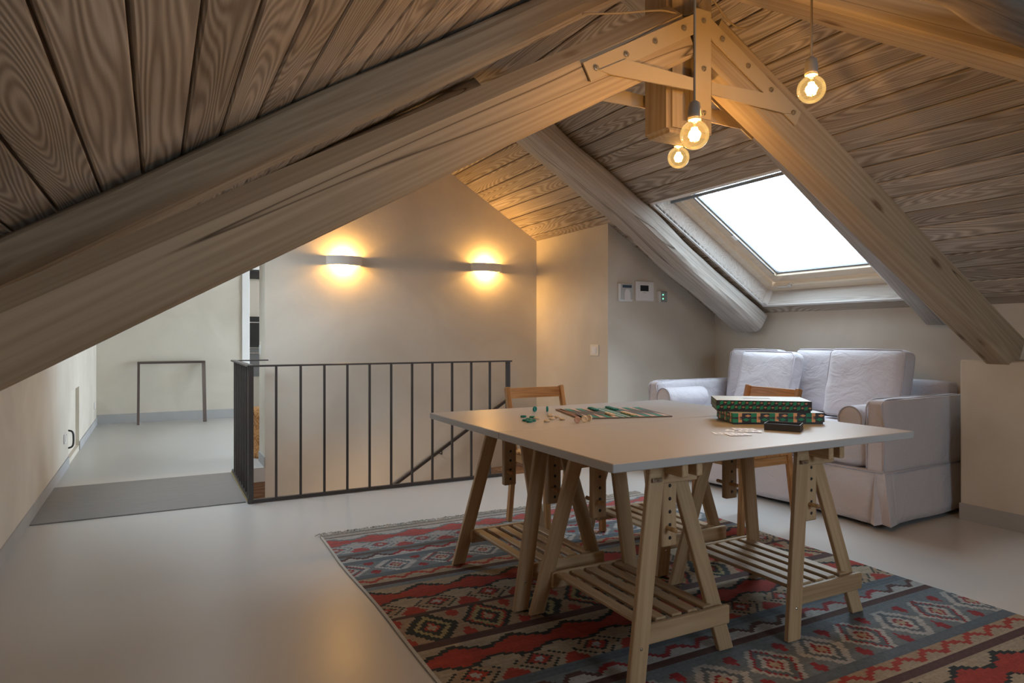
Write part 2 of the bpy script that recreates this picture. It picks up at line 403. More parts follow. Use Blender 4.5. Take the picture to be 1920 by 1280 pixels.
# room beyond the doorway
struct(boxes('wall_kitchen', [((0.2, 12.4, 0), (4.0, 12.5, 3.0)), ((0.1, YF + .12, 0), (0.2, 12.5, 3.0)), ((4.0, YF + .12, 0), (4.1, 12.5, 3.0)),
                             ((0.1, YF + .12, 2.6), (4.1, 12.5, 2.7))], 'plaster_white'), 'pale walls of the kitchen beyond the doorway')
struct(box('floor', (0.1, YF + .1, -.12), (4.1, 12.5, 0), 'resin_floor'), 'pale resin floor of the kitchen beyond')
# near gable behind the viewer, with an unseen window added for fill light
NWX0, NWX1, NWZ0, NWZ1 = 1.4, 2.6, 1.15, 2.0
struct(boxes('wall_near', [((XL - .1, YN - .15, 0), (NWX0, YN, 3.1)), ((NWX1, YN - .15, 0), (XK + .1, YN, 3.1)),
                           ((NWX0, YN - .15, 0), (NWX1, YN, NWZ0)), ((NWX0, YN - .15, NWZ1), (NWX1, YN, 3.1))], 'plaster_warm'))
wv = struct(boxes('window_fill', [((NWX0, YN - .1, NWZ0), (NWX0 + .06, YN - .04, NWZ1)), ((NWX1 - .06, YN - .1, NWZ0), (NWX1, YN - .04, NWZ1)),
                          ((NWX0, YN - .1, NWZ0), (NWX1, YN - .04, NWZ0 + .06)), ((NWX0, YN - .1, NWZ1 - .06), (NWX1, YN - .04, NWZ1)),
                          ((1.97, YN - .1, NWZ0), (2.03, YN - .04, NWZ1))], 'pine_frame'))
box('pane', (NWX0 + .06, YN - .075, NWZ0 + .06), (1.97, YN - .07, NWZ1 - .06), 'window_glass', wv)
box('pane', (2.03, YN - .075, NWZ0 + .06), (NWX1 - .06, YN - .07, NWZ1 - .06), 'window_glass', wv)
portal('daylight_fill_window', Matrix.Translation(((NWX0 + NWX1) / 2, YN - .12, (NWZ0 + NWZ1) / 2)) @ Matrix.Rotation(R(90), 4, 'X'), NWX1 - NWX0, NWZ1 - NWZ0)

# skirting
def skirt(name, lst): struct(boxes(name, lst, 'plaster_skirting'))
skirt('baseboard_left', [((XL, YN, 0), (XL + .008, HY0, .085)), ((XL, HY1, 0), (XL + .008, YF, .085))])
skirt('baseboard_far', [((XL, YF - .008, 0), (DX0 - .10, YF, .12))])
skirt('baseboard_right', [((XP - .008, YN, 0), (XP, YP, .10)), ((XK - .008, YP, 0), (XK, YS, .10))])
skirt('baseboard_stair', [((XB1, YS - .008, 0), (XK, YS, .10)), ((XB1 - .008, YS - .008, 0), (XB1, YB, .10))])
skirt('baseboard_back', [((XB0 - .008, YB - .008, 0), (XB0, YB + .36, .09))])

# ================================================================== roof: boarded slopes
PITCH = 0.12265
def slope_matrix(side):
    """local x = along the roof (world Y), local z = outward normal, local y completes; origin on the ridge"""
    if side == 'r': y = Vector((-CT, 0, ST)); z = Vector((ST, 0, CT))       # y points up the slope
    else:           y = Vector((-CT, 0, -ST)); z = Vector((-ST, 0, CT))
    x = Vector((0, 1, 0))
    return Matrix(((x.x, y.x, z.x, XR), (x.y, y.y, z.y, 0), (x.z, y.z, z.z, ZR), (0, 0, 0, 1)))
MRs, MLs = slope_matrix('r'), slope_matrix('l')
assert abs(MRs.to_3x3().determinant() - 1) < 1e-4 and abs(MLs.to_3x3().determinant() - 1) < 1e-4
def slab(name, Ms, ycov, holes):
    """roof deck above the boards; ycov = (low, high) in local y; holes = [(x0,x1,y0,y1)] local, ordered along x"""
    y0, y1 = ycov; t0, t1 = .024, .30; e = .03; lst = []
    x = YN - .15
    for hx0, hx1, hy0, hy1 in holes:
        hx0 -= e; hx1 += e; hy0 -= e; hy1 += e
        lst += [((x, y0, t0), (hx0, y1, t1)), ((hx0, y0, t0), (hx1, hy0, t1)), ((hx0, hy1, t0), (hx1, y1, t1))]; x = hx1
    lst.append(((x, y0, t0), (YF + .15, y1, t1)))
    return boxes(name, lst, 'stair_wood', None, Ms)
SKY = (2.90, 4.12, 3.425, 4.652)              # right skylight opening: world Y range, X range
lx = lambda X: (X - XR) / CT                   # distance down the slope
ceil_r = struct(slab('ceiling', MRs, (-lx(XK + .15), .05), [(SKY[0], SKY[1], -lx(SKY[3]), -lx(SKY[2]))]), 'right slope of the ceiling, brushed whitewashed boards')
LS = (7.0, 8.3, 0.327, 1.063)                  # left skylight over the passage (world Y range, X range)
LT = (4.58, 5.80, -0.1637, 0.8176)             # left skylight beside the stairs, hidden behind the truss
lxl = lambda X: (XR - X) / CT
ceil_l = struct(slab('ceiling', MLs, (-.05, lxl(XL - .15)), [(q[0], q[1], lxl(q[3]), lxl(q[2])) for q in (LT, LS)]), 'left slope of the ceiling, brushed whitewashed boards')

PL_CACHE = {}
def plank(parent, Ms, ya, yb, xa, xb):
    """one tongue-and-groove board from ya..yb (down/up the slope) and xa..xb along the roof"""
    key = (round(xb - xa, 3), round(yb - ya, 4))
    if key not in PL_CACHE:
        ln, wd = xb - xa, yb - ya; g, c, t = .0042, .005, .022
        prof = [(g, t), (g, c), (g + c, 0), (wd - g - c, 0), (wd - g, c), (wd - g, t)]
        v = [(0, p[0], p[1]) for p in prof] + [(ln, p[0], p[1]) for p in prof]
        n = len(prof); f_ = [tuple(range(n))[::-1], tuple(range(n, 2 * n))] + [(i, (i + 1) % n, n + (i + 1) % n, n + i) for i in range(n)]
        me = bpy.data.meshes.new('plank'); me.from_pydata(v, [], f_); me.update(); me.materials.append(MATS['plank_wood'])
        bm = bmesh.new(); bm.from_mesh(me); bmesh.ops.recalc_face_normals(bm, faces=bm.faces); bm.to_mesh(me); bm.free()
        PL_CACHE[key] = me
    o = bpy.data.objects.new('plank', PL_CACHE[key]); COL.objects.link(o)
    o.matrix_basis = Ms @ Matrix.Translation((xa, ya, 0)); set_parent(o, parent)
def lay(parent, Ms, joints, to_local, holes):
    for Xa, Xb in zip(joints[:-1], joints[1:]):
        ya, yb = sorted((to_local(Xa), to_local(Xb))); x = YN - .1
        for h in holes:
            if h[2] - .01 <= min(Xa, Xb) and max(Xa, Xb) <= h[3] + .01:
                plank(parent, Ms, ya, yb, x, h[0]); x = h[1]
        plank(parent, Ms, ya, yb, x, YF + .1)
jr = [XR] + [2.689 + PITCH * k for k in range(-5, 18) if 2.689 + PITCH * k > XR + .03]
jr = [j for j in jr if j < XK + .05]
jl = [XR] + sorted([-0.041 + PITCH * k for k in range(-6, 18) if -0.041 + PITCH * k < XR - .03], reverse=True)
lay(ceil_r, MRs, jr, lambda X: -lx(X), [SKY])
lay(ceil_l, MLs, jl, lambda X: lxl(X), [LT, LS])
struct(box('trim_2', (YN, -.03, -.012), (YF, .03, .004), 'plank_wood', None, Matrix(((0, 1, 0, XR), (1, 0, 0, 0), (0, 0, -1, ZR - .02), (0, 0, 0, 1)))), 'board closing the ridge of the ceiling')

# ================================================================== skylights
def skylight(name, Ms, y0, y1, sa, sb, label, detail):
    """opening y0..y1 (along roof) and sa..sb (local slope coordinate)"""
    wv = thing(name, Ms @ Vector(((y0 + y1) / 2, (sa + sb) / 2, .1)), None, None); wv['kind'] = 'structure'; wv['label'] = label
    d0, d1 = 0.0, 0.17
    # reveal boards
    box('reveal_board', (y0, sa - .02, d0), (y1, sa, d1), 'reveal_wood', wv, Ms)
    box('reveal_board', (y0, sb, d0), (y1, sb + .02, d1), 'reveal_wood', wv, Ms)
    box('reveal_board', (y0 - .02, sa - .02, d0), (y0, sb + .02, d1), 'reveal_wood', wv, Ms)
    box('reveal_board', (y1, sa - .02, d0), (y1 + .02, sb + .02, d1), 'reveal_wood', wv, Ms)
    # white edge strip round the opening
    e = .018
    boxes('edge_strip', [((y0 - .02, sa - e, -.006), (y1 + .02, sa + .004, .002)), ((y0 - .02, sb - .004, -.006), (y1 + .02, sb + e, .002)),
                         ((y0 - e, sa, -.006), (y0 + .004, sb, .002)), ((y1 - .004, sa, -.006), (y1 + e, sb, .002))], 'white_paint', wv, Ms)
    # frame and sash
    def ring(nm, m0, m1, z0, z1, mat):
        bmx = bmesh.new()
        a0, a1, b0, b1 = y0 + m0, y1 - m0, sa + m0, sb - m0; t = m1 - m0
        for lo, hi in (((a0, b0, z0), (a1, b0 + t, z1)), ((a0, b1 - t, z0), (a1, b1, z1)), ((a0, b0 + t, z0), (a0 + t, b1 - t, z1)), ((a1 - t, b0 + t, z0), (a1, b1 - t, z1))):
            bm_box(bmx, lo, hi, None, .003)
        return from_bm(nm, bmx, mat, wv, Ms)
    ring('window_frame', 0.0, .075, d1 - .03, d1 + .07, 'pine_frame')
    sash = ring('sash', .085, .165, d1 + .005, d1 + .075, 'pine_frame')
    ring('gasket', .158, .176, d1 + .03, d1 + .05, 'alu_grey')
    box('pane', (y0 + .16, sa + .16, d1 + .045), (y1 - .16, sb - .16, d1 + .053), 'window_glass', wv, Ms)
    portal('daylight_' + name, Ms @ Matrix.Translation(((y0 + y1) / 2, (sa + sb) / 2, d1 + .12)), y1 - y0 - .2, abs(sb - sa) - .2)
    return wv, sash
w1, sash1 = skylight('window_1', MRs, SKY[0], SKY[1], -lx(SKY[3]), -lx(SKY[2]), 'roof window in the right slope with pine frame', True)
w3, _s = skylight('window_3', MLs, LS[0], LS[1], lxl(LS[3]), lxl(LS[2]), 'roof window over the passage', False)
w4, _s = skylight('window_4', MLs, LT[0], LT[1], lxl(LT[3]), lxl(LT[2]), 'roof window in the left slope behind the truss', False)
# corner batten, ventilation bar and handle of the big roof window
sb_top, sa_bot = -lx(SKY[2]), -lx(SKY[3])
box('corner_batten', (SKY[1] - .035, sa_bot, .0), (SKY[1], sa_bot + .035, .17), 'white_paint', w1, MRs)
bar_o = tube('ventilation_bar', [MRs @ Vector((SKY[0] + .03, sb_top - .07, .045)), MRs @ Vector((SKY[1] - .12, sb_top - .07, .045))], .012, 'alu_grey', w1, 6)
hm = MRs @ Matrix.Translation((SKY[1] - .20, sa_bot + .075, .15))
boxes('handle', [((-.07, -.006, -.03), (.06, .010, -.018)), ((-.075, -.012, -.028), (-.045, .016, .0))], 'chrome', w1, hm, bev=.004)
tube('sash_seal', [MRs @ Vector((SKY[1] - .17, sa_bot + .2, .176)), MRs @ Vector((SKY[1] - .17, sb_top - .2, .176))], .006, 'alu_grey', w1, 6)
box('hinge', (SKY[1] - .185, (sa_bot + sb_top) / 2 - .03, .165), (SKY[1] - .15, (sa_bot + sb_top) / 2 + .03, .182), 'chrome', w1, MRs, .004)

# ================================================================== timbers
def rough_timber(name, p0, p1, wy, wz, mat, label, cat, parent=None, up=(0, 0, 1), rnd=0.35, wob=0.008, seg=28, seed=0, group=None, taper=0.0):
    """hewn timber or log: superelliptic section, wandering a little along its length"""
    Mx, ln = frame_m(p0, p1, up); nn = 20; vs_, fs = [], []
    for i in range(seg + 1):
        x = ln * i / seg; k = 1 - taper * i / seg
        oy = wob * 1.2 * noise.noise((x * 1.1 + seed, 0.3, seed)); oz = wob * 1.2 * noise.noise((x * 1.1, seed + 5.1, 1.7))
        for j in range(nn):
            a = 2 * math.pi * (j + .5) / nn; ca, sa = math.cos(a), math.sin(a); e = rnd
            yy = math.copysign(abs(ca) ** e, ca) * wy / 2 * k; zz = math.copysign(abs(sa) ** e, sa) * wz / 2 * k
            q = 1 + wob / max(wy, wz) * 2.2 * noise.noise((x * 2.3 + seed * 3, ca * 1.5, sa * 1.5))
            vs_.append((x, yy * q + oy, zz * q + oz))
    for i in range(seg):
        for j in range(nn): fs.append((i * nn + j, (i + 1) * nn + j, (i + 1) * nn + (j + 1) % nn, i * nn + (j + 1) % nn))
    fs.append(tuple(range(nn))); fs.append(tuple(seg * nn + j for j in range(nn))[::-1])
    bmx = bmesh.new(); vv = [bmx.verts.new(v) for v in vs_]
    for q in fs: bmx.faces.new([vv[i] for i in q])
    o = from_bm(name, bmx, mat, parent, Mx)
    for p in o.data.polygons: p.use_smooth = len(p.vertices) == 4 and rnd > .5
    if label: tag(o, label, cat, group)
    return o
NL, NR_ = Vector((-ST, 0, CT)), Vector((ST, 0, CT))
def on_left(X, Y, off): return Vector((X, Y, DL + M_ * X)) - NL * off
def on_right(X, Y, off): return Vector((X, Y, DR - M_ * X)) - NR_ * off
# common rafters under the boards
rough_timber('rafter_beam', on_left(XL - .02, 2.655, .086), on_left(XR - .02, 2.655, .086), .19, .155, 'truss_wood',
             'squared rafter with waney underside fixed to the left ceiling boards just behind the truss', 'beam', up=NL, rnd=.42, wob=.012, seed=3)
rough_timber('rafter_beam', on_right(XR + .02, 2.655, .088), on_right(XK - .01, 2.655, .088), .19, .155, 'log_wood',
             'grey squared rafter between the roof window and the truss, its cut end over the sofa', 'beam', up=NR_, rnd=.42, wob=.010, seed=9)
rough_timber('log_rafter', on_right(XR + .14, 4.285, .114), on_right(XK - .02, 4.285, .114), .31, .20, 'log_wood',
             'grey hewn log rafter running down beside the roof window to the knee wall', 'beam', up=NR_, rnd=.50, wob=.018, seed=21, seg=40)
rough_timber('log_rafter', on_left(XL - .02, 4.285, .118), on_left(XR - .14, 4.285, .118), .26, .19, 'log_wood',
             'grey hewn log rafter high on the left slope, mostly hidden behind the truss', 'beam', up=NL, rnd=.62, wob=.02, seed=33)
# diagonal hip beam from the king post and the rough log across it
rough_timber('hip_beam', (2.13, 2.26, 4.14 - M_ * 2.13), (3.95, 0.44, 4.14 - M_ * 3.95), .17, .23, 'truss_wood',
             'squared diagonal beam running from the king post toward the near right corner', 'beam', rnd=.22, wob=.006, seed=41)
rough_timber('log_beam', (1.75, 1.13, 2.245), (3.30, 1.13, 2.225), .22, .20, 'weathered_wood',
             'dark weathered log crossing under the diagonal beam', 'beam', rnd=.72, wob=.05, seed=55, seg=36)

# truss: two rafters, king post, steel plates
XC, YT0, YT1 = 1.98, 2.08, 2.222
SL = 0.558
truss = thing('roof_truss', (XC, 2.15, 0.975), 'pale timber roof truss with king post and bolted steel plates', 'roof truss')
tn = Vector((-SL, 0, 1)).normalized(); tnr = Vector((SL, 0, 1)).normalized(); HT = .225
def chamfer_timber(name, p0, p1, wy, wz, mat, parent, up, ch_top, ch=.012):
    Mx, ln = frame_m(p0, p1, up); a, b_ = wy / 2, wz / 2
    # local y sign of the viewer side (-Y world)
    sgn = -1 if (Mx.to_3x3() @ Vector((0, 1, 0))).y > 0 else 1
    prof = [(-a + ch, -b_), (a - ch, -b_), (a, -b_ + ch), (a, b_ - ch_top[1]), (a - ch_top[0], b_), (-a + ch, b_), (-a, b_ - ch), (-a, -b_ + ch)]
    prof = [(p[0] * sgn, p[1]) for p in prof]
    seg, n = 24, len(prof); bmx = bmesh.new(); rows = []
    for i in range(seg + 1):
        x = ln * i / seg
        rows.append([bmx.verts.new((x, p[0] + .004 * noise.noise((x * 1.4, k * 2.1, 3.0 + ln)), p[1] + .005 * noise.noise((x * 1.2, k * 1.7, 7.0)))) for k, p in enumerate(prof)])
    for i in range(seg):
        for j in range(n): bmx.faces.new((rows[i][j], rows[i][(j + 1) % n], rows[i + 1][(j + 1) % n], rows[i + 1][j]))
    bmx.faces.new(rows[0]); bmx.faces.new(rows[-1][::-1])
    return from_bm(name, bmx, mat, parent, Mx)
zlow = lambda X: 2.285 - SL * abs(X - XC)
ym = (YT0 + YT1) / 2
pL0 = Vector((XL - .02, ym, zlow(XL - .02))) + tn * HT / 2; pL1 = Vector((XC - .02, ym, zlow(XC - .02))) + tn * HT / 2
chamfer_timber('rafter', pL0, pL1, YT1 - YT0, HT, 'truss_wood', truss, tn, (.05, .06))
pR0 = Vector((XC + .02, ym, zlow(XC + .02))) + tnr * (HT - .015) / 2; pR1 = Vector((4.42, ym, zlow(4.42))) + tnr * (HT - .015) / 2
chamfer_timber('rafter', pR0, pR1, YT1 - YT0, HT - .015, 'truss_wood', truss, tnr, (.012, .012))
# king post: upright, rounded lower edges (length along local X = down)
Mx, ln = frame_m((XC, 2.215, 2.86), (XC, 2.215, 1.962), (0, -1, 0))
bmx = bmesh.new(); bm_box(bmx, (0, -.125, -.085), (ln, .125, .085))
bmesh.ops.bevel(bmx, geom=[e for e in bmx.edges if all(abs(v.co.x - ln) < 1e-4 for v in e.verts)] + [e for e in bmx.edges if abs(e.verts[0].co.x - e.verts[1].co.x) > .1], offset=.018, segments=3, affect='EDGES')
from_bm('king_post', bmx, 'truss_wood', truss, Mx)
def plate_set(y, front):
    def pbox(nm, poly, t=.007, y=y):
        pts = [(p[0], p[1]) for p in poly]
        return prism(nm, pts, 'y', y - t / 2, y + t / 2, 'steel_paint', truss)
    # strip, two arms, cross bar with tapering gussets: one welded plate
    hw = .042
    strip = pbox('steel_plate', [(XC - hw, 2.01), (XC + hw, 2.01), (XC + hw, 2.455), (XC - hw, 2.455)])
    for s in (-1, 1):
        ux, uz = s * math.cos(math.atan(SL)), -math.sin(math.atan(SL)); nx, nz = -uz * s * -1, ux * s
        nrm = Vector((ux, uz)); per = Vector((-uz * s, ux * s)) if False else Vector((uz * -1 * s, ux * s))
        per = Vector((SL * s, 1)).normalized() if s > 0 else Vector((-SL, 1)).normalized()
        c0 = Vector((XC, 2.415)); c1 = c0 + nrm * .655
        a = per * .036
        arm = pbox('steel_arm', [tuple(c0 - a), tuple(c1 - a), tuple(c1 + a), tuple(c0 + a)], .007, y + (.003 if s > 0 else .0015))
        # horizontal brace plate, tapering to the arm
        g = prism('steel_brace', [(XC + s * hw, 2.115), (XC + s * hw, 2.165), (XC + s * .40, 2.175), (XC + s * .52, 2.112), (XC + s * .47, 2.105)], 'y', y - .0035 - (.004 if front else -.004), y + .0035 - (.004 if front else -.004), 'steel_paint', truss)
        if front:
            for dd in (.12, .29, .45, .61):
                q = c0 + nrm * dd
                lathe('bolt', [(.0, -.001), (.011, 0), (.011, .004), (.006, .005), (.005, .011), (.0, .012)], 'bolt_steel', arm, Matrix.Translation((q.x, y - .004, q.y)) @ Matrix.Rotation(R(90), 4, 'X'), 10, False)
    if front:
        for zz in (2.41, 2.214, 2.033):
            lathe('bolt', [(.0, -.001), (.011, 0), (.011, .004), (.006, .005), (.005, .011), (.0, .012)], 'bolt_steel', strip, Matrix.Translation((XC, y - .004, zz)) @ Matrix.Rotation(R(90), 4, 'X'), 10, False)
        # web between plate and post
        prism('plate_web', [(XC - .006, 2.03), (XC + .006, 2.03), (XC + .006, 2.44), (XC - .006, 2.44)], 'y', y, 2.14, 'steel_paint', truss)
plate_set(2.068, True); plate_set(2.315, False)

# ================================================================== stairs, railing
stairs = thing('staircase', (2.9, 5.43, -2.5), 'brown wooden staircase descending behind the railing', 'staircase')
for i in range(9):
    x1 = 3.25 - .27 * i; z = -.19 * (i + 1)
    box('tread', (x1 - .29, WY0 + .02, z - .04), (x1, WY1 - .02, z), 'stair_wood', stairs, bev=.004)
    box('riser', (x1 - .02, WY0 + .02, z), (x1, WY1 - .02, z + .15), 'stair_wood', stairs)
struct(boxes('trim_3', [((WX0 - .035, WY0, 0.0), (WX0 + .004, WY1 - .1, .012)), ((WX0, WY0 - .01, -.13), (WX0 + .008, WY1, .0))], 'brass', bev=.002), 'brassy edge strip along the stair opening')

rail = thing('stair_railing', (1.53, YS, 0), 'dark steel railing with thin balusters round the stair opening', 'railing')
RZ, bs = .918, .0085
YR = YS - .012
def post(x, y, r=bs, z0=.012): box('baluster', (x - r, y - r, z0), (x + r, y + r, RZ), 'dark_steel', rail)
for k in range(1, 12): post(.56 + .1617 * k, YR, .0075)
for x in (.56, 2.50): box('end_post', (x - .016, YR - .012, 0), (x + .016, YR + .012, RZ), 'dark_steel', rail)
box('top_rail', (.535, YR - .02, RZ - .004), (2.53, YR + .02, RZ + .008), 'dark_steel', rail)
box('bottom_rail', (.54, YR - .013, .004), (2.52, YR + .013, .026), 'dark_steel', rail)
XRL = .56
for k in range(1, 9): post(XRL, YR + .1285 * k, .0085)
box('top_rail', (XRL - .02, YR + .02, RZ - .004), (XRL + .02, 5.95, RZ + .008), 'dark_steel', rail)
box('bottom_rail', (XRL - .012, YR + .013, .014), (XRL + .012, 5.95, .03), 'dark_steel', rail)
box('top_rail', (XRL, 5.93, RZ - .004), (XB0 + .01, 5.96, RZ + .006), 'dark_steel', rail)
hr = thing('wall_handrail', (2.5, YB, .1), 'thin dark handrail sloping down the stairwell wall', 'handrail')
hp0, hp1 = Vector((3.20, YB - .07, .535)), Vector((.95, YB - .07, -.87))
bar('rail', hp0, hp1, .02, .03, 'dark_steel', hr)
for t in (.02, .35, .7):
    q = hp0.lerp(hp1, t)
    tube('bracket', [q + Vector((0, 0, -.01)), q + Vector((0, 0, -.05)), q + Vector((0, .07, -.05))], .006, 'dark_steel', hr, 6)

# ================================================================== kitchen glimpse, passage things
ku = thing('kitchen_unit', (1.45, 11.3, 0), 'tall pale kitchen cabinet with black built-in oven beyond the doorway', 'cabinet')
box('body', (1.10, 11.0, 0), (1.75, 11.6, 2.2), 'plaster_white', ku, bev=.004)
ov = box('oven', (1.13, 10.97, .95), (1.72, 11.0, 1.42), 'oven_black', ku, bev=.004)
tube('handle', [(1.18, 10.94, 1.33), (1.67, 10.94, 1.33)], .01, 'chrome', ov, 8)
dd = box('drawer', (1.13, 10.98, .5), (1.72, 11.0, .93), 'alu_grey', ku, bev=.004)
tube('handle', [(1.18, 10.95, .86), (1.67, 10.95, .86)], .01, 'chrome', dd, 8)
box('cornice', (1.10, 10.96, 2.0), (1.75, 11.0, 2.2), 'black_plastic', ku)
lathe_pts = [(.155 + .012 * math.sin(i * 2.1), .46 * i / 8) for i in range(9)]
tag(lathe('wood_stump', [(0.02, 0)] + lathe_pts + [(.02, .46)], 'stump_wood', None, Matrix.Translation((.94, 6.62, 0)), 18), 'orange-brown tree stump stool behind the end of the lamp wall', 'stool')

fr = thing('metal_frame', (.18, 9.68, 0), 'bare steel goalpost frame leaning against the passage end wall', 'metal frame')
fz = .775; ly = 9.68; ty = 9.95
bar('leg', (-.20, ly, 0), (-.20, ty, fz), .03, .03, 'raw_steel', fr, up=(0, -1, 0), bev=.002)
bar('leg', (.565, ly, 0), (.565, ty, fz), .045, .03, 'raw_steel', fr, up=(0, -1, 0), bev=.002)
bar('crossbar', (-.215, ty - .01, fz), (.585, ty - .01, fz), .03, .03, 'raw_steel', fr, bev=.002)
tag(box('floor_mat', (XL + .008, 4.835, 0), (.535, 5.935, .008), 'mat_grey', bev=.002), 'flat dark grey felt mat on the floor left of the stairs', 'mat')

def outlet(y, z, lab):
    o = thing('wall_socket', (XL, y, z), lab, 'socket')
    box('cover_plate', (XL, y - .06, z - .04), (XL + .01, y + .06, z + .04), 'white_plastic', o, bev=.003)
    box('insert', (XL + .009, y - .04, z - .024), (XL + .013, y + .04, z + .024), 'cream_plastic', o, bev=.001)
outlet(6.63, .275, 'white wall socket beside the low hatch handle')
outlet(9.67, .27, 'white wall socket near the passage end wall')

# ================================================================== wall things
def sconce(x0, x1, z, lab):
    t = thing('wall_lamp', ((x0 + x1) / 2, YB, z), lab, 'wall lamp')
    n = 12; hw = (x1 - x0) / 2; xc = (x0 + x1) / 2; dep = .105; vs_ = []
    outl = [(-hw, 0), (-hw, .055)] + [(-hw + 2 * hw * i / n, .055 + (dep - .055) * math.sin(math.pi * i / n) ** .8) for i in range(1, n)] + [(hw, .055), (hw, 0)]
    inn = [(p[0] * .93, max(0, p[1] - .012)) for p in outl]
    k = len(outl)
    for zz in (z - .04, z + .04):
        vs_ += [(xc + p[0], YB - p[1], zz) for p in outl] + [(xc + p[0], YB - p[1], zz) for p in inn]
    fs = []
    for i in range(k - 1):
        fs += [(i, i + 1, 2 * k + i + 1, 2 * k + i), (k + i, 3 * k + i, 3 * k + i + 1, k + i + 1), (i, k + i, k + i + 1, i + 1), (2 * k + i, 2 * k + i + 1, 3 * k + i + 1, 3 * k + i)]
    bmx = bmesh.new(); vv = [bmx.verts.new(v) for v in vs_]
    for q in fs: bmx.faces.new([vv[i] for i in q])
    from_bm('plaster_shade', bmx, 'plaster_white', t)
    box('lamp_holder', (xc - .02, YB - .02, z - .015), (xc + .02, YB, z + .015), 'white_plastic', t)
    lathe('bulb', [(.002, -.03), (.012, -.028), (.014, 0), (.012, .028), (.002, .03)], 'filament', t, Matrix.Translation((xc, YB - .045, z)) @ Matrix.Rotation(R(90), 4, 'Y'), 10)
    for s in (-1, 1):
        l = bpy.data.lights.new('wall_lamp_light', 'POINT'); l.energy = SCONCE_W; l.color = (1.0, 0.51, 0.13); l.shadow_soft_size = .02
        lo = bpy.data.objects.new('wall_lamp_light', l); COL.objects.link(lo); lo.matrix_basis = Matrix.Translation((xc, YB - .045, z + s * .026)); set_parent(lo, t)
SCONCE_W = 18.0
sconce(1.335, 1.645, 1.795, 'white plaster wall lamp nearer the passage')
sconce(2.745, 3.055, 1.80, 'white plaster wall lamp nearer the boxed-out corner')

def switch(name, M, lab, wd=.08, hh=.08):
    t = thing(name, M.translation, lab, 'switch')
    box('cover_plate', (-wd / 2, -.009, -hh / 2), (wd / 2, 0, hh / 2), 'cream_plastic', t, M, .003)
    box('rocker', (-wd * .27, -.014, -hh * .3), (wd * .27, -.008, hh * .3), 'white_plastic', t, M, .002)
switch('light_switch', Matrix.Translation((XB1, 5.004, .993)) @ Matrix.Rotation(R(-90), 4, 'Z'), 'square cream light switch on the boxed-out wall', .13, .10)
switch('light_switch', Matrix.Translation((XB0, 6.30, 1.0)) @ Matrix.Rotation(R(-90), 4, 'Z'), 'narrow cream light switch on the end of the lamp wall', .10, .14)
kp = thing('alarm_keypad', (3.672, YS, 1.505), 'white alarm keypad with small blue display and flip cover', 'keypad')
box('case', (3.597, YS - .028, 1.428), (3.748, YS, 1.585), 'white_plastic', kp, bev=.006)
box('face', (3.612, YS - .031, 1.445), (3.742, YS - .027, 1.578), 'silver_plastic', kp)
box('display', (3.63, YS - .034, 1.548), (3.728, YS - .030, 1.571), 'lcd_blue', kp)
n = 16; pr = [(3.679 + .032 * math.cos(math.pi * i / n), 1.50 + .036 * math.sin(math.pi * i / n)) for i in range(n + 1)] + [(3.645, 1.436), (3.713, 1.436)]
prism('flip_cover', pr, 'y', YS - .037, YS - .031, 'white_plastic', kp)
th = thing('thermostat', (3.885, YS, 1.523), 'large white square thermostat with dark screen', 'thermostat')
box('case', (3.785, YS - .02, 1.437), (3.992, YS, 1.612), 'white_plastic', th, bev=.004)
box('inner_panel', (3.815, YS - .023, 1.455), (3.955, YS - .019, 1.593), 'white_paint', th, bev=.002)
box('screen', (3.833, YS - .025, 1.524), (3.925, YS - .022, 1.576), 'lcd_dark', th)
box('button_row', (3.868, YS - .025, 1.507), (3.895, YS - .022, 1.511), 'grey_plastic', th)
rc = thing('radio_module', (4.095, YS, 1.48), 'small grey box with two green lights right of the thermostat', 'control box')
box('case', (4.045, YS - .03, 1.432), (4.14, YS, 1.528), 'grey_plastic', rc, bev=.004)
box('side_strip', (4.043, YS - .031, 1.432), (4.062, YS - .002, 1.528), 'white_plastic', rc)
for zz in (1.498, 1.461): box('indicator_light', (4.082, YS - .033, zz - .005), (4.092, YS - .029, zz + .005), 'green_led', rc)

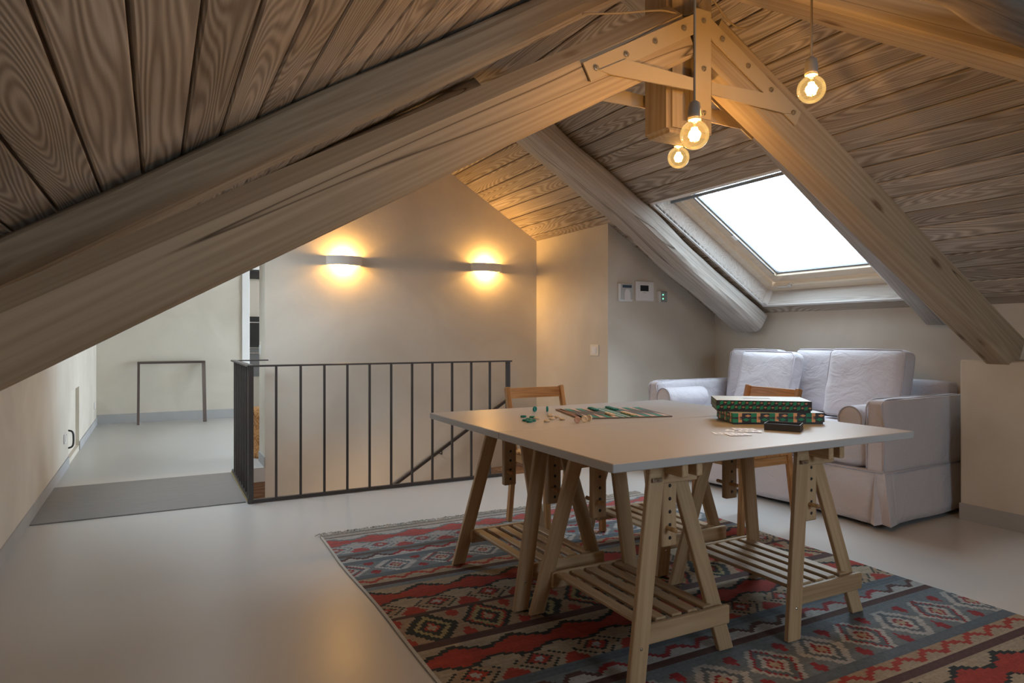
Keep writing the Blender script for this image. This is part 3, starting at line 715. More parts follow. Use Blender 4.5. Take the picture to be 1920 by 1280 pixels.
# ================================================================== pendant bulbs
def pendant(x, y, z, r, top, lab, energy, path=None):
    """bulb centre at (x,y,z)"""
    t = thing('pendant_bulb', (x, y, z), lab, 'pendant lamp', None)
    prof = [(r * math.sin(a), -r * math.cos(a)) for a in [math.pi * k / 22 * .93 for k in range(1, 23)]]
    zt = prof[-1][1]; nr = .0135
    prof = [p for p in prof if not (p[1] > 0 and p[0] < nr)] + [(nr, r * 1.02), (nr, r * 1.22)]
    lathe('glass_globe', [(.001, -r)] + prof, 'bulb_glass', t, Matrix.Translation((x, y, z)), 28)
    for k in range(8):
        a = k * math.pi / 4
        tube('filament', [(x + .008 * math.cos(a), y + .008 * math.sin(a), z + .024), (x + .013 * math.cos(a), y + .013 * math.sin(a), z - .018)], .0022, 'filament', t, 5)
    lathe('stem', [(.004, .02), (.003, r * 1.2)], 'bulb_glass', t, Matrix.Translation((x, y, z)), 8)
    lathe('socket', [(.006, r * 1.08), (.021, r * 1.09), (.0225, r * 1.2), (.022, r * 1.75), (.018, r * 2.2), (.009, r * 2.35), (.004, r * 2.4)], 'porcelain_grey', t, Matrix.Translation((x, y, z)), 20)
    lathe('socket_ring', [(.008, r * 1.0), (.021, r * 1.03), (.021, r * 1.10), (.008, r * 1.12)], 'cream_wood', t, Matrix.Translation((x, y, z)), 20)
    pts = [(x, y, z + r * 2.35), (x + .001, y, (z + top) / 2), (x, y, top)]
    if path: pts = pts + path
    tube('cord', spline(pts, 8), .0042, 'cord_tan', t, 8)
    l = bpy.data.lights.new('bulb_light', 'POINT'); l.energy = energy; l.color = (1.0, 0.51, 0.13); l.shadow_soft_size = .022
    lo = bpy.data.objects.new('bulb_light', l); COL.objects.link(lo); lo.matrix_basis = Matrix.Translation((x, y, z)); set_parent(lo, t)
BULB_W = 15.5
pendant(1.569, 1.677, 1.783, .0475, 2.62, 'clear globe bulb on a straight cord in front of the king post', BULB_W, [(1.62, 1.72, 2.66), (1.80, 1.95, 2.70), (1.95, 2.10, 2.66)])
pendant(2.022, 1.585, 1.981, .0475, 2.60, 'clear globe bulb hanging below the diagonal beam', BULB_W, [(2.05, 1.62, 2.66), (2.20, 1.80, 2.62), (2.35, 2.0, 2.60)])
pendant(2.165, 2.42, 1.957, .05, 2.60, 'clear globe bulb hanging behind the king post', BULB_W, [(2.15, 2.40, 2.66), (2.08, 2.36, 2.70)])
# swagged supply cords to a small junction on the post
sw = thing('ceiling_cord', (XC, 2.11, 2.55), 'tan cable swagged from the king post to hooks either side', 'cable')
tube('cord', spline([(1.45, 2.16, 2.36), (1.60, 2.12, 2.38), (1.79, 2.10, 2.425), (1.92, 2.09, 2.43), (1.99, 2.09, 2.50), (2.02, 2.09, 2.54)], 8), .0042, 'cord_tan', sw, 8)
tube('cord', spline([(2.04, 2.09, 2.54), (2.09, 2.09, 2.50), (2.15, 2.09, 2.455), (2.232, 2.09, 2.444), (2.36, 2.09, 2.515), (2.47, 2.09, 2.62), (2.50, 2.09, 2.68)], 8), .0042, 'cord_tan', sw, 8)
lathe('junction', [(.004, -.02), (.022, -.018), (.024, .012), (.01, .02)], 'black_plastic', sw, Matrix.Translation((2.03, 2.09, 2.55)), 14)

# ================================================================== kilim
RX0, RX1, RY0, RY1 = 0.80, 3.05, 0.86, 3.80
CELL = 0.0125
c_red, c_red2, c_pink = (0.33, 0.045, 0.03), (0.26, 0.03, 0.035), (0.36, 0.085, 0.08)
c_tan, c_sand, c_white = (0.33, 0.235, 0.155), (0.35, 0.285, 0.205), (0.38, 0.375, 0.36)
c_dark, c_brown, c_blue, c_slate, c_olive = (0.025, 0.032, 0.03), (0.085, 0.045, 0.04), (0.105, 0.13, 0.15), (0.16, 0.185, 0.20), (0.30, 0.25, 0.12)
def tri(u, p):                                   # triangle wave 0..1..0 of period p
    u = (u / p) % 1.0; return 1 - abs(2 * u - 1)
def step(v, n): return math.floor(v * n) / n
def band_major(u, t, alt):
    """t 0..1 across a wide band: red field meandering between a light border and rows of stepped diamonds"""
    red, ground, outl = (c_red, c_sand, c_dark) if alt else (c_pink, c_white, c_slate)
    p = .24
    edge = .12 + .20 * step(tri(u, p), 6)
    if t < edge: return ground if t < edge - .07 else outl
    edge2 = .42 + .16 * step(tri(u + p / 2, p), 6)
    if t < edge2: return red
    if t < edge2 + .05: return outl
    cu = ((u / p + .5) % 1.0 - .5) * 2; ct = (t - .76) / .22
    d = abs(cu) * 1.15 + abs(ct) * .8; d = step(d, 9)
    if d < .14: return c_white
    if d < .34: return red
    if d < .46: return outl
    if d < .82: return ground if not alt else c_tan
    if d < .95: return outl
    cu2 = ((u / p) % 1.0 - .5) * 2; d2 = step(abs(cu2) * 1.4 + abs(ct - .9) * .6, 8)
    if t > .80 and d2 < .62: return red
    return ground
def band_medal(u, t, alt):
    ground, o1, o2 = (c_tan, c_dark, c_red) if alt else (c_slate, c_white, c_red2)
    p = .235; cu = ((u / p) % 1.0 - .5) * 2; ct = (t - .5) * 2
    d = step(abs(cu) * 1.05 + abs(ct) * .75, 10)
    if d < .12: return c_sand
    if d < .30: return o2
    if d < .48: return o1
    if d < .66: return c_olive if alt else c_blue
    if d < .80: return o2 if (int(u / p) % 2 == 0) else o1
    if d < .92: return o1
    k = step(abs(abs(cu) - 1) * 1.6 + abs(abs(ct) - .8) * .9, 8)
    return o2 if k < .3 else ground
def band_zig(u, t, alt):
    p = .14; a = .18 + .62 * step(tri(u, p), 5)
    if abs(t - a) < .16: return c_red if alt else (c_red2 if (int(u / .5) % 2) else c_brown)
    return (c_sand if t > a else c_tan) if alt else (c_white if t > a else c_slate)
solid = lambda c: (lambda u, t, alt: c)
seq, y = [], 3.80
def addb(wd, fn, alt=True):
    global y
    seq.append((y - wd, y, fn, alt)); y -= wd
addb(.05, solid((0.33, 0.31, 0.28))); addb(.02, solid(c_brown), 0)
addb(.29, band_major, False); addb(.025, solid(c_slate)); addb(.04, solid((.10, .085, .08)))
addb(.08, band_zig, False); addb(.045, solid(c_blue)); addb(.16, band_medal, False); addb(.05, solid(c_blue))
addb(.08, band_zig, True); addb(.035, solid(c_brown)); addb(.04, solid(c_slate))
addb(.32, band_major, True); addb(.035, solid(c_brown)); addb(.235, band_medal, True); addb(.045, solid(c_brown))
addb(.32, band_major, True); addb(.05, solid(c_blue)); addb(.08, band_zig, False); addb(.045, solid(c_brown)); addb(.045, solid(c_slate))
addb(.22, band_medal, False); addb(.05, solid(c_blue)); addb(.08, band_zig, True); addb(.04, solid(c_brown))
addb(.30, band_major, True); addb(.30, band_medal, True)
nx, ny = round((RX1 - RX0) / CELL), round((RY1 - RY0) / CELL)
def rug_z(x, yy):
    return .003 + .003 * max(0, noise.noise((x * 1.3, yy * 5.0, 2.0))) + .0005 * noise.noise((x * 3, yy * 3, 5))
def rug_x(i, yy):
    x = RX0 + (RX1 - RX0) * i / nx
    return x + .012 * noise.noise((0.0, yy * 1.7, 8.0)) * (1 - i / nx) + .012 * noise.noise((4.0, yy * 1.5, 3.0)) * (i / nx)
vs_, fs, cols = [], [], []
for j in range(ny + 1):
    yy = RY0 + (RY1 - RY0) * j / ny
    for i in range(nx + 1):
        x = rug_x(i, yy); vs_.append((x, yy, rug_z(x, yy) + .003))
rr = random.Random(3)
for j in range(ny):
    yc = RY0 + (j + .5) * CELL; bnd = next((s for s in seq if s[0] <= yc < s[1]), seq[-1]); hue = rr.uniform(.9, 1.1)
    t = (bnd[1] - yc) / (bnd[1] - bnd[0])
    for i in range(nx):
        a = j * (nx + 1) + i; fs.append((a, a + 1, a + nx + 2, a + nx + 1))
        c = bnd[2]((i + .5) * CELL + .11 * (seq.index(bnd) % 3), t, bnd[3])
        k = hue * rr.uniform(.9, 1.08)
        if i < 1: c = (.55, .53, .48); k = 1
        cols.append((c[0] * k, c[1] * k, c[2] * k, 1))
bd = len(vs_)                                     # underside skirt so the rug has thickness
ringi = [i for i in range(nx + 1)] + [j * (nx + 1) + nx for j in range(1, ny + 1)] + [ny * (nx + 1) + i for i in range(nx - 1, -1, -1)] + [j * (nx + 1) for j in range(ny - 1, 0, -1)]
for i in ringi: vs_.append((vs_[i][0], vs_[i][1], .0))
for k in range(len(ringi)):
    k2 = (k + 1) % len(ringi); fs.append((ringi[k], bd + k, bd + k2, ringi[k2])); cols.append((.40, .37, .32, 1))
rug = thing('kilim_rug', (1.92, 2.33, 0), 'red, blue and tan patterned kilim rug under the table', 'rug')
ro = mesh_obj('woven_field', vs_, fs, 'kilim_wool', rug)
ca = ro.data.color_attributes.new('wool', 'FLOAT_COLOR', 'CORNER')
k = 0
flat = []
for p, c in zip(ro.data.polygons, cols): flat.extend(c * p.loop_total)
ca.data.foreach_set('color', flat)
vs_, fs = [], []
rr = random.Random(5)
for e, ydir in ((RY1, 1), (RY0, -1)):
    for i in range(330):
        x = RX0 + .006 + (RX1 - RX0 - .012) * i / 329; a = rr.uniform(-.9, .9); ln = rr.uniform(.035, .065)
        pts = [(x, e - .004 * ydir, .008), (x + .3 * ln * math.sin(a), e + ln * .5 * ydir, .010 + rr.uniform(0, .006)), (x + ln * math.sin(a), e + ln * math.cos(a) * ydir, .004)]
        v, f_ = tube_geo(pts, [.0028, .0026, .0016], 4); b0 = len(vs_); vs_ += v; fs += [tuple(q + b0 for q in ff) for ff in f_]
fo = mesh_obj('fringe', vs_, fs, 'fringe_wool', rug); fo['kind'] = 'stuff'; fo['label'] = 'pale knotted wool fringe'
RUGZ = .0098

# ================================================================== trestles and table tops
def rot_leg(nm, x0, x1, y0, y1, z0, z1, wd, th_, parent, mat='trestle_wood'):
    """leg board from (x0,y0,z0) foot to (x1,y1,z1) top, ends cut level; wide in X, thin in Y"""
    v = []
    for (x, yy, z) in ((x0, y0, z0), (x1, y1, z1)):
        for sx_, sy_ in ((-1, -1), (1, -1), (1, 1), (-1, 1)): v.append(Vector((x + sx_ * wd / 2, yy + sy_ * th_ / 2, z)))
    Mx, ln = frame_m((x0, y0, z0), (x1, y1, z1), (0, 1, 0)); Mi = Mx.inverted()
    v = [Mi @ p for p in v]
    f_ = [(0, 1, 2, 3), (7, 6, 5, 4)] + [(i, (i + 1) % 4, 4 + (i + 1) % 4, 4 + i) for i in range(4)]
    bmx = bmesh.new(); vv = [bmx.verts.new(p) for p in v]
    for q in f_: bmx.faces.new([vv[i] for i in q])
    bmesh.ops.recalc_face_normals(bmx, faces=bmx.faces)
    bmesh.ops.bevel(bmx, geom=list(bmx.edges), offset=.003, segments=1, affect='EDGES')
    return from_bm(nm, bmx, mat, parent, Mx)
def trestle(cx, cy, rz, lab, grp=None):
    t = thing('trestle', (0, 0, 0), lab, 'trestle', grp)
    zf = RUGZ; zt = .66; hy, hyt = .315, .235; sx_f, sx_t = .222, .074; W = .066
    for e in (-1, 1):
        # outer-layer leg on -x, inner-layer leg on +x
        lo = rot_leg('leg', -sx_f, -sx_t, e * hy, e * hyt, zf, zt, W, .022, t)
        rot_leg('leg', sx_f, sx_t, e * (hy - .058), e * (hyt - .058), zf, zt - .03, W, .022, t)
        yl = e * (hy - .034)
        rail_ = box('cross_rail', (0, -.010, -.032), (.385, .010, .032), "trestle_wood", t, Matrix.Translation((-.172, yl - e * .0, .146)), .004)
        lathe('screw', [(.0, -.001), (.006, 0), (.006, .002), (.0, .0025)], 'chrome', lo, Matrix.Translation((-.196, e * (hy - .002), .12)) @ Matrix.Rotation(R(90) * e, 4, 'X'), 10)
        # head block, post with holes, peg, wing nut
        box('head_block', (0, -.011, -.032), (.21, .011, .032), 'trestle_wood', t, Matrix.Translation((-.105, e * (hyt - .001), .652)), .003)
        py = e * (hyt - .029)
        Mx, ln = frame_m((0, py, .685), (0, py, .395), (0, -1, 0))
        po = box('post', (0, -.032, -.016), (ln, .032, .016), 'trestle_wood', t, Mx, .004)
        for k in range(5):
            zz = .605 - .045 * k
            for s in (-1, 1):
                lathe('peg_hole', [(.0, 0), (.0065, 0.0), (.0065, .0008), (.0, .001)], 'black_plastic', po, Matrix.Translation((0, py + s * .0158, zz)) @ Matrix.Rotation(R(90) * -s, 4, 'X'), 10)
        tube('peg', [(-.012, py - e * -.06, .462), (-.012, py - e * .06, .462)], .008, 'chair_wood', t, 10)
        wnm = Matrix.Translation((-.085, e * (hyt + .012), .636))
        boxes('wing_nut', [((-.004, -.02 if e < 0 else -.005, -.004), (.004, .005 if e < 0 else .02, .004)), ((-.018, -.016 if e < 0 else .008, -.004), (.018, -.008 if e < 0 else .016, .010))], 'chrome', t, wnm, .002)
    for k in range(5):
        xx = -.14 + .07 * k
        bar('shelf_slat', (xx, -(hy - .055), .172), (xx, hy - .055, .172), .044, .014, 'trestle_wood', t, bev=.003)
    for s in (-1, 1): bar('top_beam', (s * .031, -.335, .679), (s * .031, .335, .679), .026, .045, 'trestle_wood', t, bev=.003)
    bar('bearer', (0, -.32, .7035), (0, .32, .7035), .10, .004, 'trestle_wood', t, bev=.001)
    t.matrix_basis = Matrix.Translation((cx, cy, 0)) @ Matrix.Rotation(rz, 4, 'Z')
    return t
t0 = trestle(1.565, 2.015, 0, 'beech trestle under the outer long edge of the table, on the stair side')
def tcopy(x, y_, rz, lab):
    c = copy_tree(t0); c.matrix_basis = Matrix.Translation((x, y_, 0)) @ Matrix.Rotation(rz, 4, 'Z'); c['label'] = lab
for a in ((2.275, 2.005, 0, 'beech trestle under the playing-card end of the table, beside the rug edge'),
          (1.525, 2.705, 0, 'beech trestle under the backgammon half of the table, on the stair side'),
          (2.295, 2.745, 0, 'beech trestle under the backgammon half of the table, on the sofa side')): tcopy(*a)
TZ = .735
tag(box('table_top', (1.215, 1.645, TZ - .029), (2.715, 2.409, TZ), 'table_white', bev=.0025), 'plain white table top carrying the patterned boxes and cards', 'table top')
tag(box('table_top', (1.215, 2.412, TZ - .029), (2.715, 3.178, TZ), 'table_white', bev=.0025), 'plain white table top carrying the backgammon board', 'table top')

# ================================================================== chairs
def chair(lab, rear_z):
    t = thing('wooden_chair', (0, 0, 0), lab, 'chair')
    W = .19
    for s in (-1, 1):
        x = s * W
        bar('front_leg', (x * .96, -.19, RUGZ), (x * .96, -.17, .43), .03, .035, 'chair_wood', t, up=(0, -1, 0))
        bar('rear_leg', (x, .25, rear_z), (x, .18, .45), .028, .036, 'chair_wood', t, up=(0, -1, 0))
        bar('back_stile', (x, .18, .44), (x, .275, .81), .028, .034, 'chair_wood', t, up=(0, -1, 0))
        bar('side_rail', (x * .96, -.18, .405), (x * .96, .19, .405), .022, .05, 'chair_wood', t)
    bar('front_rail', (-W, -.175, .405), (W, -.175, .405), .022, .05, 'chair_wood', t)
    bar('rear_rail', (-W, .18, .405), (W, .18, .405), .022, .05, 'chair_wood', t)
    for k in range(4):
        yy = -.165 + .105 * k
        box('seat_slat', (0, -.05, 0), (.41, .05, .016), 'chair_wood', t, Matrix.Translation((-.205, yy, .432)), .003)
    # curved top rail
    n = 10; vs_, fs = [], []
    for i in range(n + 1):
        x = -W + 2 * W * i / n; dy = .018 * (1 - (x / W) ** 2)
        for (yy, zz) in ((.255 + dy, .742), (.275 + dy, .742), (.290 + dy, .803), (.270 + dy, .803)): vs_.append((x, yy, zz))
    for i in range(n):
        for j in range(4): fs.append((i * 4 + j, i * 4 + (j + 1) % 4, i * 4 + 4 + (j + 1) % 4, i * 4 + 4 + j))
    fs += [(0, 1, 2, 3), tuple(4 * n + q for q in (3, 2, 1, 0))]
    bmx = bmesh.new(); vv = [bmx.verts.new(v) for v in vs_]
    for q in fs: bmx.faces.new([vv[i] for i in q])
    from_bm('top_rail', bmx, 'chair_wood', t)
    return t
ch = chair('reddish wooden chair at the backgammon end of the table', RUGZ)
ch2 = chair('reddish wooden chair between the table and the sofa', 0.0)
ch.matrix_basis = Matrix.Translation((2.068, 3.335, 0)) @ Matrix.Rotation(R(0), 4, 'Z')
ch2.matrix_basis = Matrix.Translation((3.06, 2.888, 0)) @ Matrix.Rotation(R(-90), 4, 'Z')

# ================================================================== sofa
SM = Matrix.Translation((3.68, 3.425, 0)) @ Matrix.Rotation(R(-87.7), 4, 'Z')
sofa = thing('sofa', (3.68, 3.425, 0), 'pale lilac-grey skirted fabric sofa against the knee wall', 'sofa', None, R(-87.7))
def soft(name, size, mat, M, parent=None, n=14, e=0.22, puff=0.0, wr=0.0, seed=0):
    """rounded, slightly stuffed block of fabric centred on the origin of M"""
    bmx = bmesh.new(); bmesh.ops.create_cube(bmx, size=2.0); bmesh.ops.subdivide_edges(bmx, edges=list(bmx.edges), cuts=n, use_grid_fill=True)
    sx_, sy_, sz_ = (q / 2 for q in size); rad = e * min(size)
    for v in bmx.verts:
        c = v.co; p = Vector((c.x * sx_, c.y * sy_, c.z * sz_))
        core = Vector((max(-(sx_ - rad), min(sx_ - rad, p.x)), max(-(sy_ - rad), min(sy_ - rad, p.y)), max(-(sz_ - rad), min(sz_ - rad, p.z))))
        d = p - core
        if d.length > 1e-6: p = core + d.normalized() * min(rad, max(abs(d.x), abs(d.y), abs(d.z)))
        if puff:
            m_ = min(range(3), key=lambda q: size[q]); o_ = [q for q in range(3) if q != m_]
            fx = (1 - c[o_[0]] ** 2) * (1 - c[o_[1]] ** 2); p[m_] += math.copysign(puff, c[m_]) * fx ** .6 * (1 if abs(c[m_]) > .02 else 0) * abs(c[m_])
        if wr:
            q = wr * noise.noise((p.x * 7 + seed, p.y * 7, p.z * 7 + seed)); p += Vector((q, q * .7, q * .6))
        v.co = p
    return from_bm(name, bmx, mat, parent, M, True)
T = Matrix.Translation
soft('base', (1.98, .96, .26), 'sofa_linen', SM @ T((0, .50, .20)), sofa, e=.06)
for s in (-1, 1):
    soft('arm', (.11, .98, .44), 'sofa_linen', SM @ T((s * .945, .49, .525)), sofa, e=.14, wr=.006, seed=s)
soft('back_frame', (1.78, .14, .52), 'sofa_linen', SM @ T((0, .968, .56)), sofa, e=.2)
seat_c = soft('seat_cushion', (1.76, .74, .20), 'sofa_linen', SM @ T((0, .365, .425)), sofa, e=.3, puff=.02, wr=.004)
# skirt: panels with corner pleats
def panel(a, b_, nm='skirt'):
    """cloth panel between plan points a and b (sofa local), from z .325 to .03, flaring outward and rippling"""
    a, b_ = Vector(a), Vector(b_); d = (b_ - a); nrm = Vector((d.y, -d.x)).normalized(); n, mz = 30, 8; vs_, fs = [], []
    for i in range(n + 1):
        for j in range(mz + 1):
            t, k = i / n, j / mz; p = a.lerp(b_, t)
            off = .004 + .020 * k + k * .010 * noise.noise((p.x * 6, p.y * 6, 3.0)) + .012 * k * max(0, abs(2 * t - 1) - .86) / .14
            vs_.append((p.x + nrm.x * off, p.y + nrm.y * off, .325 - .295 * k + .006 * k * noise.noise((p.x * 3, p.y * 3, 9))))
    for i in range(n):
        for j in range(mz):
            q = i * (mz + 1) + j; fs.append((q, q + 1, q + mz + 2, q + mz + 1))
    o = mesh_obj(nm, vs_, fs, 'sofa_linen', sofa, SM, True)
    so = o.modifiers.new('thick', 'SOLIDIFY'); so.thickness = .005
panel((-.985, 0), (.945, 0)); panel((1.0, .06), (1.0, .88)); panel((-1.0, .88), (-1.0, .06))
def pleat(sx_):
    # folded corner: two flaps opening downward over a dark inner fold
    pts_out = [(sx_ * .945, -.004, .325), (sx_ * 1.004, -.004, .325), (sx_ * 1.004, .06, .325)]
    lo = [(sx_ * .930, -.03, .03), (sx_ * .985, -.075, .03), (sx_ * 1.0, -.02, .035), (sx_ * 1.055, -.03, .03), (sx_ * 1.035, .07, .03)]
    v = pts_out + lo; f_ = [(0, 3, 4), (0, 4, 5), (0, 5, 1), (1, 5, 6), (1, 6, 2), (2, 6, 7)]
    o = mesh_obj('pleat', v, f_, 'sofa_linen', sofa, SM)
    so = o.modifiers.new('thick', 'SOLIDIFY'); so.thickness = .004
pleat(1); pleat(-1)
tube('piping', [(-.99, -.006, .325), (.0, -.008, .325), (.99, -.006, .325), (1.006, .02, .325), (1.006, .88, .325)], .005, 'sofa_piping', sofa, 6, M=SM)
for s in (-1, 1):
    tube('piping', spline([(s * .995, .0, .34), (s * .998, .0, .60), (s * .985, .01, .735), (s * .98, .3, .745), (s * .98, .88, .745)], 6), .005, 'sofa_piping', sofa, 6, M=SM)
    tube('piping', spline([(s * .893, .0, .34), (s * .893, .0, .60), (s * .905, .01, .735), (s * .907, .3, .745), (s * .907, .88, .745)], 6), .005, 'sofa_piping', sofa, 6, M=SM)
for px_, py_ in ((-.9, .08), (.9, .08), (-.9, .82), (.9, .82)): box('foot', (px_ - .03, py_ - .03, 0), (px_ + .03, py_ + .03, .08), 'stair_wood', sofa, SM, .003)
def bolster(x, lab):
    t = thing('bolster_cushion', tuple(SM @ Vector((x, .36, .53))), lab, 'cushion', None)
    r, ln = .08, .44; prof = [(.004, 0), (r * .75, .0), (r * .96, .008), (r, .03), (r * 1.01, ln / 2), (r, ln - .03), (r * .96, ln - .008), (r * .75, ln), (.004, ln)]
    Mb = SM @ T((x, -.03, .622)) @ Matrix.Rotation(R(-90), 4, 'X')
    lathe('cover', prof, 'sofa_linen', t, Mb, 32)
    ci = [(r * .97 * math.cos(2 * math.pi * i / 28), r * .97 * math.sin(2 * math.pi * i / 28), .004) for i in range(28)]
    tube('piping', ci, .0045, 'sofa_piping', t, 6, True, Mb)
bolster(-.803, 'round bolster cushion along the arm by the boxed-out wall'); bolster(.805, 'round bolster cushion along the arm by the plinth')
def cushion(x, yy, z, wd, ht, lean, rz, lab, seed):
    Mc = SM @ T((x, yy, z)) @ Matrix.Rotation(R(rz), 4, 'Z') @ Matrix.Rotation(R(-lean), 4, 'X')
    t = thing('back_cushion', Mc.translation - Vector((0, 0, ht / 2)), lab, 'cushion', None)
    soft('cover', (wd, .13, ht), 'sofa_linen', Mc, t, e=.32, puff=.026, wr=.008, seed=seed)
    a, c = wd / 2 - .004, ht / 2 - .004; q = .03
    loop = [(-a + q, 0, c), (0, 0, c + .004), (a - q, 0, c), (a, 0, c - q), (a + .002, 0, 0), (a, 0, -c + q), (a - q, 0, -c), (-a + q, 0, -c), (-a, 0, -c + q), (-a - .002, 0, 0), (-a, 0, c - q)]
    for off in (-.058, .058): tube('piping', [(p[0] * .985, p[1] + off * .86, p[2] * .985) for p in loop], .005, 'sofa_piping', t, 6, True, Mc)
cushion(-.56, .785, .780, .50, .46, 8, 3, 'back cushion leaning behind its neighbour at the bolster by the boxed-out wall', 1)
cushion(-.275, .572, .774, .52, .45, 15, -2, 'back cushion standing forward of its neighbours, left of the sofa middle', 5)
cushion(.085, .788, .785, .50, .47, 8, 0, 'narrow back cushion at the sofa middle', 9)
cushion(.53, .585, .790, .56, .48, 12, -2, 'widest back cushion, beside the arm by the plinth', 14)

# ================================================================== things on the table
BT = TZ + .0005
# backgammon board
bc = Vector((2.007, 2.730)); ang = R(-15.5); BW, BH = .462, .405
BM = T((bc.x, bc.y, BT)) @ Matrix.Rotation(ang, 4, 'Z')
bg = thing('backgammon_board', (bc.x, bc.y, BT), 'flat open brown backgammon board with teal and pale points', 'board game', None, ang)
box('board', (-BW / 2, -BH / 2, 0), (BW / 2, BH / 2, .005), 'board_brown', bg, BM, .001)
box('wooden_edge', (-BW / 2 - .001, -BH / 2, .0005), (-BW / 2 + .03, BH / 2, .0058), 'board_edge', bg, BM)
pw = (BW - .09) / 12
for half in (-1, 1):
    for k in range(6):
        x = (half * (.035 + pw * (k + .5))) if half > 0 else (-.035 - pw * (5.5 - k))
        for side in (-1, 1):
            col_ = 'teal_print' if (k + (side > 0)) % 2 == 0 else 'pink_print'
            y0 = side * (BH / 2 - .008); y1 = side * .035
            prism_v = [(x - pw * .46, y0), (x + pw * .46, y0), (x, y1)]
            v = [(p[0], p[1], .0052) for p in prism_v] + [(p[0], p[1], .0058) for p in prism_v]
            mesh_obj('point', v, [(3, 4, 5) if side < 0 else (5, 4, 3), (0, 1, 4, 3), (1, 2, 5, 4), (2, 0, 3, 5)], col_, bg, BM)
for k in range(5):
    x = -.028 + .014 * k
    box('centre_stripe', (x - .0045, -BH / 2 + .004, .005), (x + .0045, BH / 2 - .004, .0058), 'teal_print' if k % 2 == 0 else 'pale_print', bg, BM)
prof_c = [(.001, 0), (.0125, 0), (.0142, .0015), (.0142, .0070), (.0125, .0085), (.0095, .0085), (.009, .0078), (.001, .0078)]
def checker(M, mat, lab, grp):
    key = 'checker_' + mat
    if key not in PL_CACHE:
        o = lathe('checker', prof_c, mat, None, M, 20); PL_CACHE[key] = o.data
    else:
        o = bpy.data.objects.new('checker', PL_CACHE[key]); COL.objects.link(o); o.matrix_basis = M
    tag(o, lab, 'checker', grp)
for p in ((1.54, 2.793), (1.563, 2.748), (1.478, 2.661), (1.474, 2.618), (1.505, 2.640), (1.512, 2.690)):
    checker(T((p[0], p[1], BT)), 'teal', 'teal checker lying flat on the bare table top', 'loose teal checkers')
for p in ((1.690, 2.795), (1.668, 2.757), (1.675, 2.706), (1.617, 2.658), (1.650, 2.622), (1.552, 2.596), (1.562, 2.705)):
    checker(T((p[0], p[1], BT)), 'cream_wood', 'cream checker lying flat on the bare table top', 'loose cream checkers')
for (x, y_), a in (((1.701, 2.965), 20), ((1.757, 2.936), 70)):
    checker(T((x, y_, BT + .0142)) @ Matrix.Rotation(R(a), 4, 'Z') @ Matrix.Rotation(R(90), 4, 'X') @ T((0, 0, -.004)), 'teal', 'teal checker standing on its rim behind the board', 'standing teal checkers')
checker(T((1.651, 2.499, BT + .0142)) @ Matrix.Rotation(R(-25), 4, 'Z') @ Matrix.Rotation(R(90), 4, 'X') @ T((0, 0, -.004)), 'rose_wood', 'pinkish checker standing on its rim at the board corner', None)
for (x, y_), a in (((1.691, 2.503), -25), ((1.735, 2.529), -60)):
    checker(T((x, y_, BT + .0142)) @ Matrix.Rotation(R(a), 4, 'Z') @ Matrix.Rotation(R(90), 4, 'X') @ T((0, 0, -.004)), 'cream_wood', 'cream checker standing on its rim at the board corner', 'standing cream checkers')
def row(a, b_, n, mat, lab, grp):
    a, b_ = Vector(a), Vector(b_); d = (b_ - a).normalized()
    for i in range(n):
        p = a + d * (.0295 * i); checker(T((p.x, p.y, BT + .0062)), mat, lab, grp)
row((2.000, 2.905), (1.977, 2.816), 4, 'teal', 'teal checker in the row of four on the board', 'teal row of four')
row((2.108, 2.901), (2.073, 2.768), 5, 'teal', 'teal checker in the row of five on the board', 'teal row of five')
row((1.938, 2.668), (1.915, 2.576), 3, 'cream_wood', 'cream checker in the row of three on the board', 'cream row of three')
row((2.036, 2.672), (2.005, 2.548), 5, 'cream_wood', 'cream checker in the row of five on the board', 'cream row of five')

# patterned boxes
def pbox(nm, corner, ang_, ln, dp, z0, base_h, lid_h, lab, painter):
    """corner = near-left bottom corner; x along the long front edge"""
    Mb = T((corner[0], corner[1], z0)) @ Matrix.Rotation(ang_, 4, 'Z')
    t = thing(nm, (corner[0], corner[1], z0), lab, 'box', None, ang_)
    box('base', (.004, .004, 0), (ln - .004, dp - .004, base_h), 'box_black', t, Mb)
    lid = box('lid', (0, 0, base_h), (ln, dp, base_h + lid_h), 'box_black', t, Mb, .0008)
    box('lid_top', (.001, .001, base_h + lid_h), (ln - .001, dp - .001, base_h + lid_h + .0006), 'box_top', t, Mb)
    painter(lid, Mb, ln, dp, base_h, lid_h)
    return t, Mb, lid
def flat_poly(parent, Mb, face, polys, mat, ln, dp, nm='printed_motif'):
    """polygons given in face coordinates (s, z); thin raised print joined into one part"""
    vs_, fs = [], []
    for pl in polys:
        b0 = len(vs_)
        for s, z in pl: vs_.append({'f': (s, -.0006, z), 'l': (-.0006, s, z), 'r': (ln + .0006, s, z), 'b': (s, dp + .0006, z)}[face])
        fs.append(tuple(range(b0, b0 + len(pl))))
    mesh_obj(nm, vs_, fs, mat, parent, Mb)['kind'] = 'stuff'
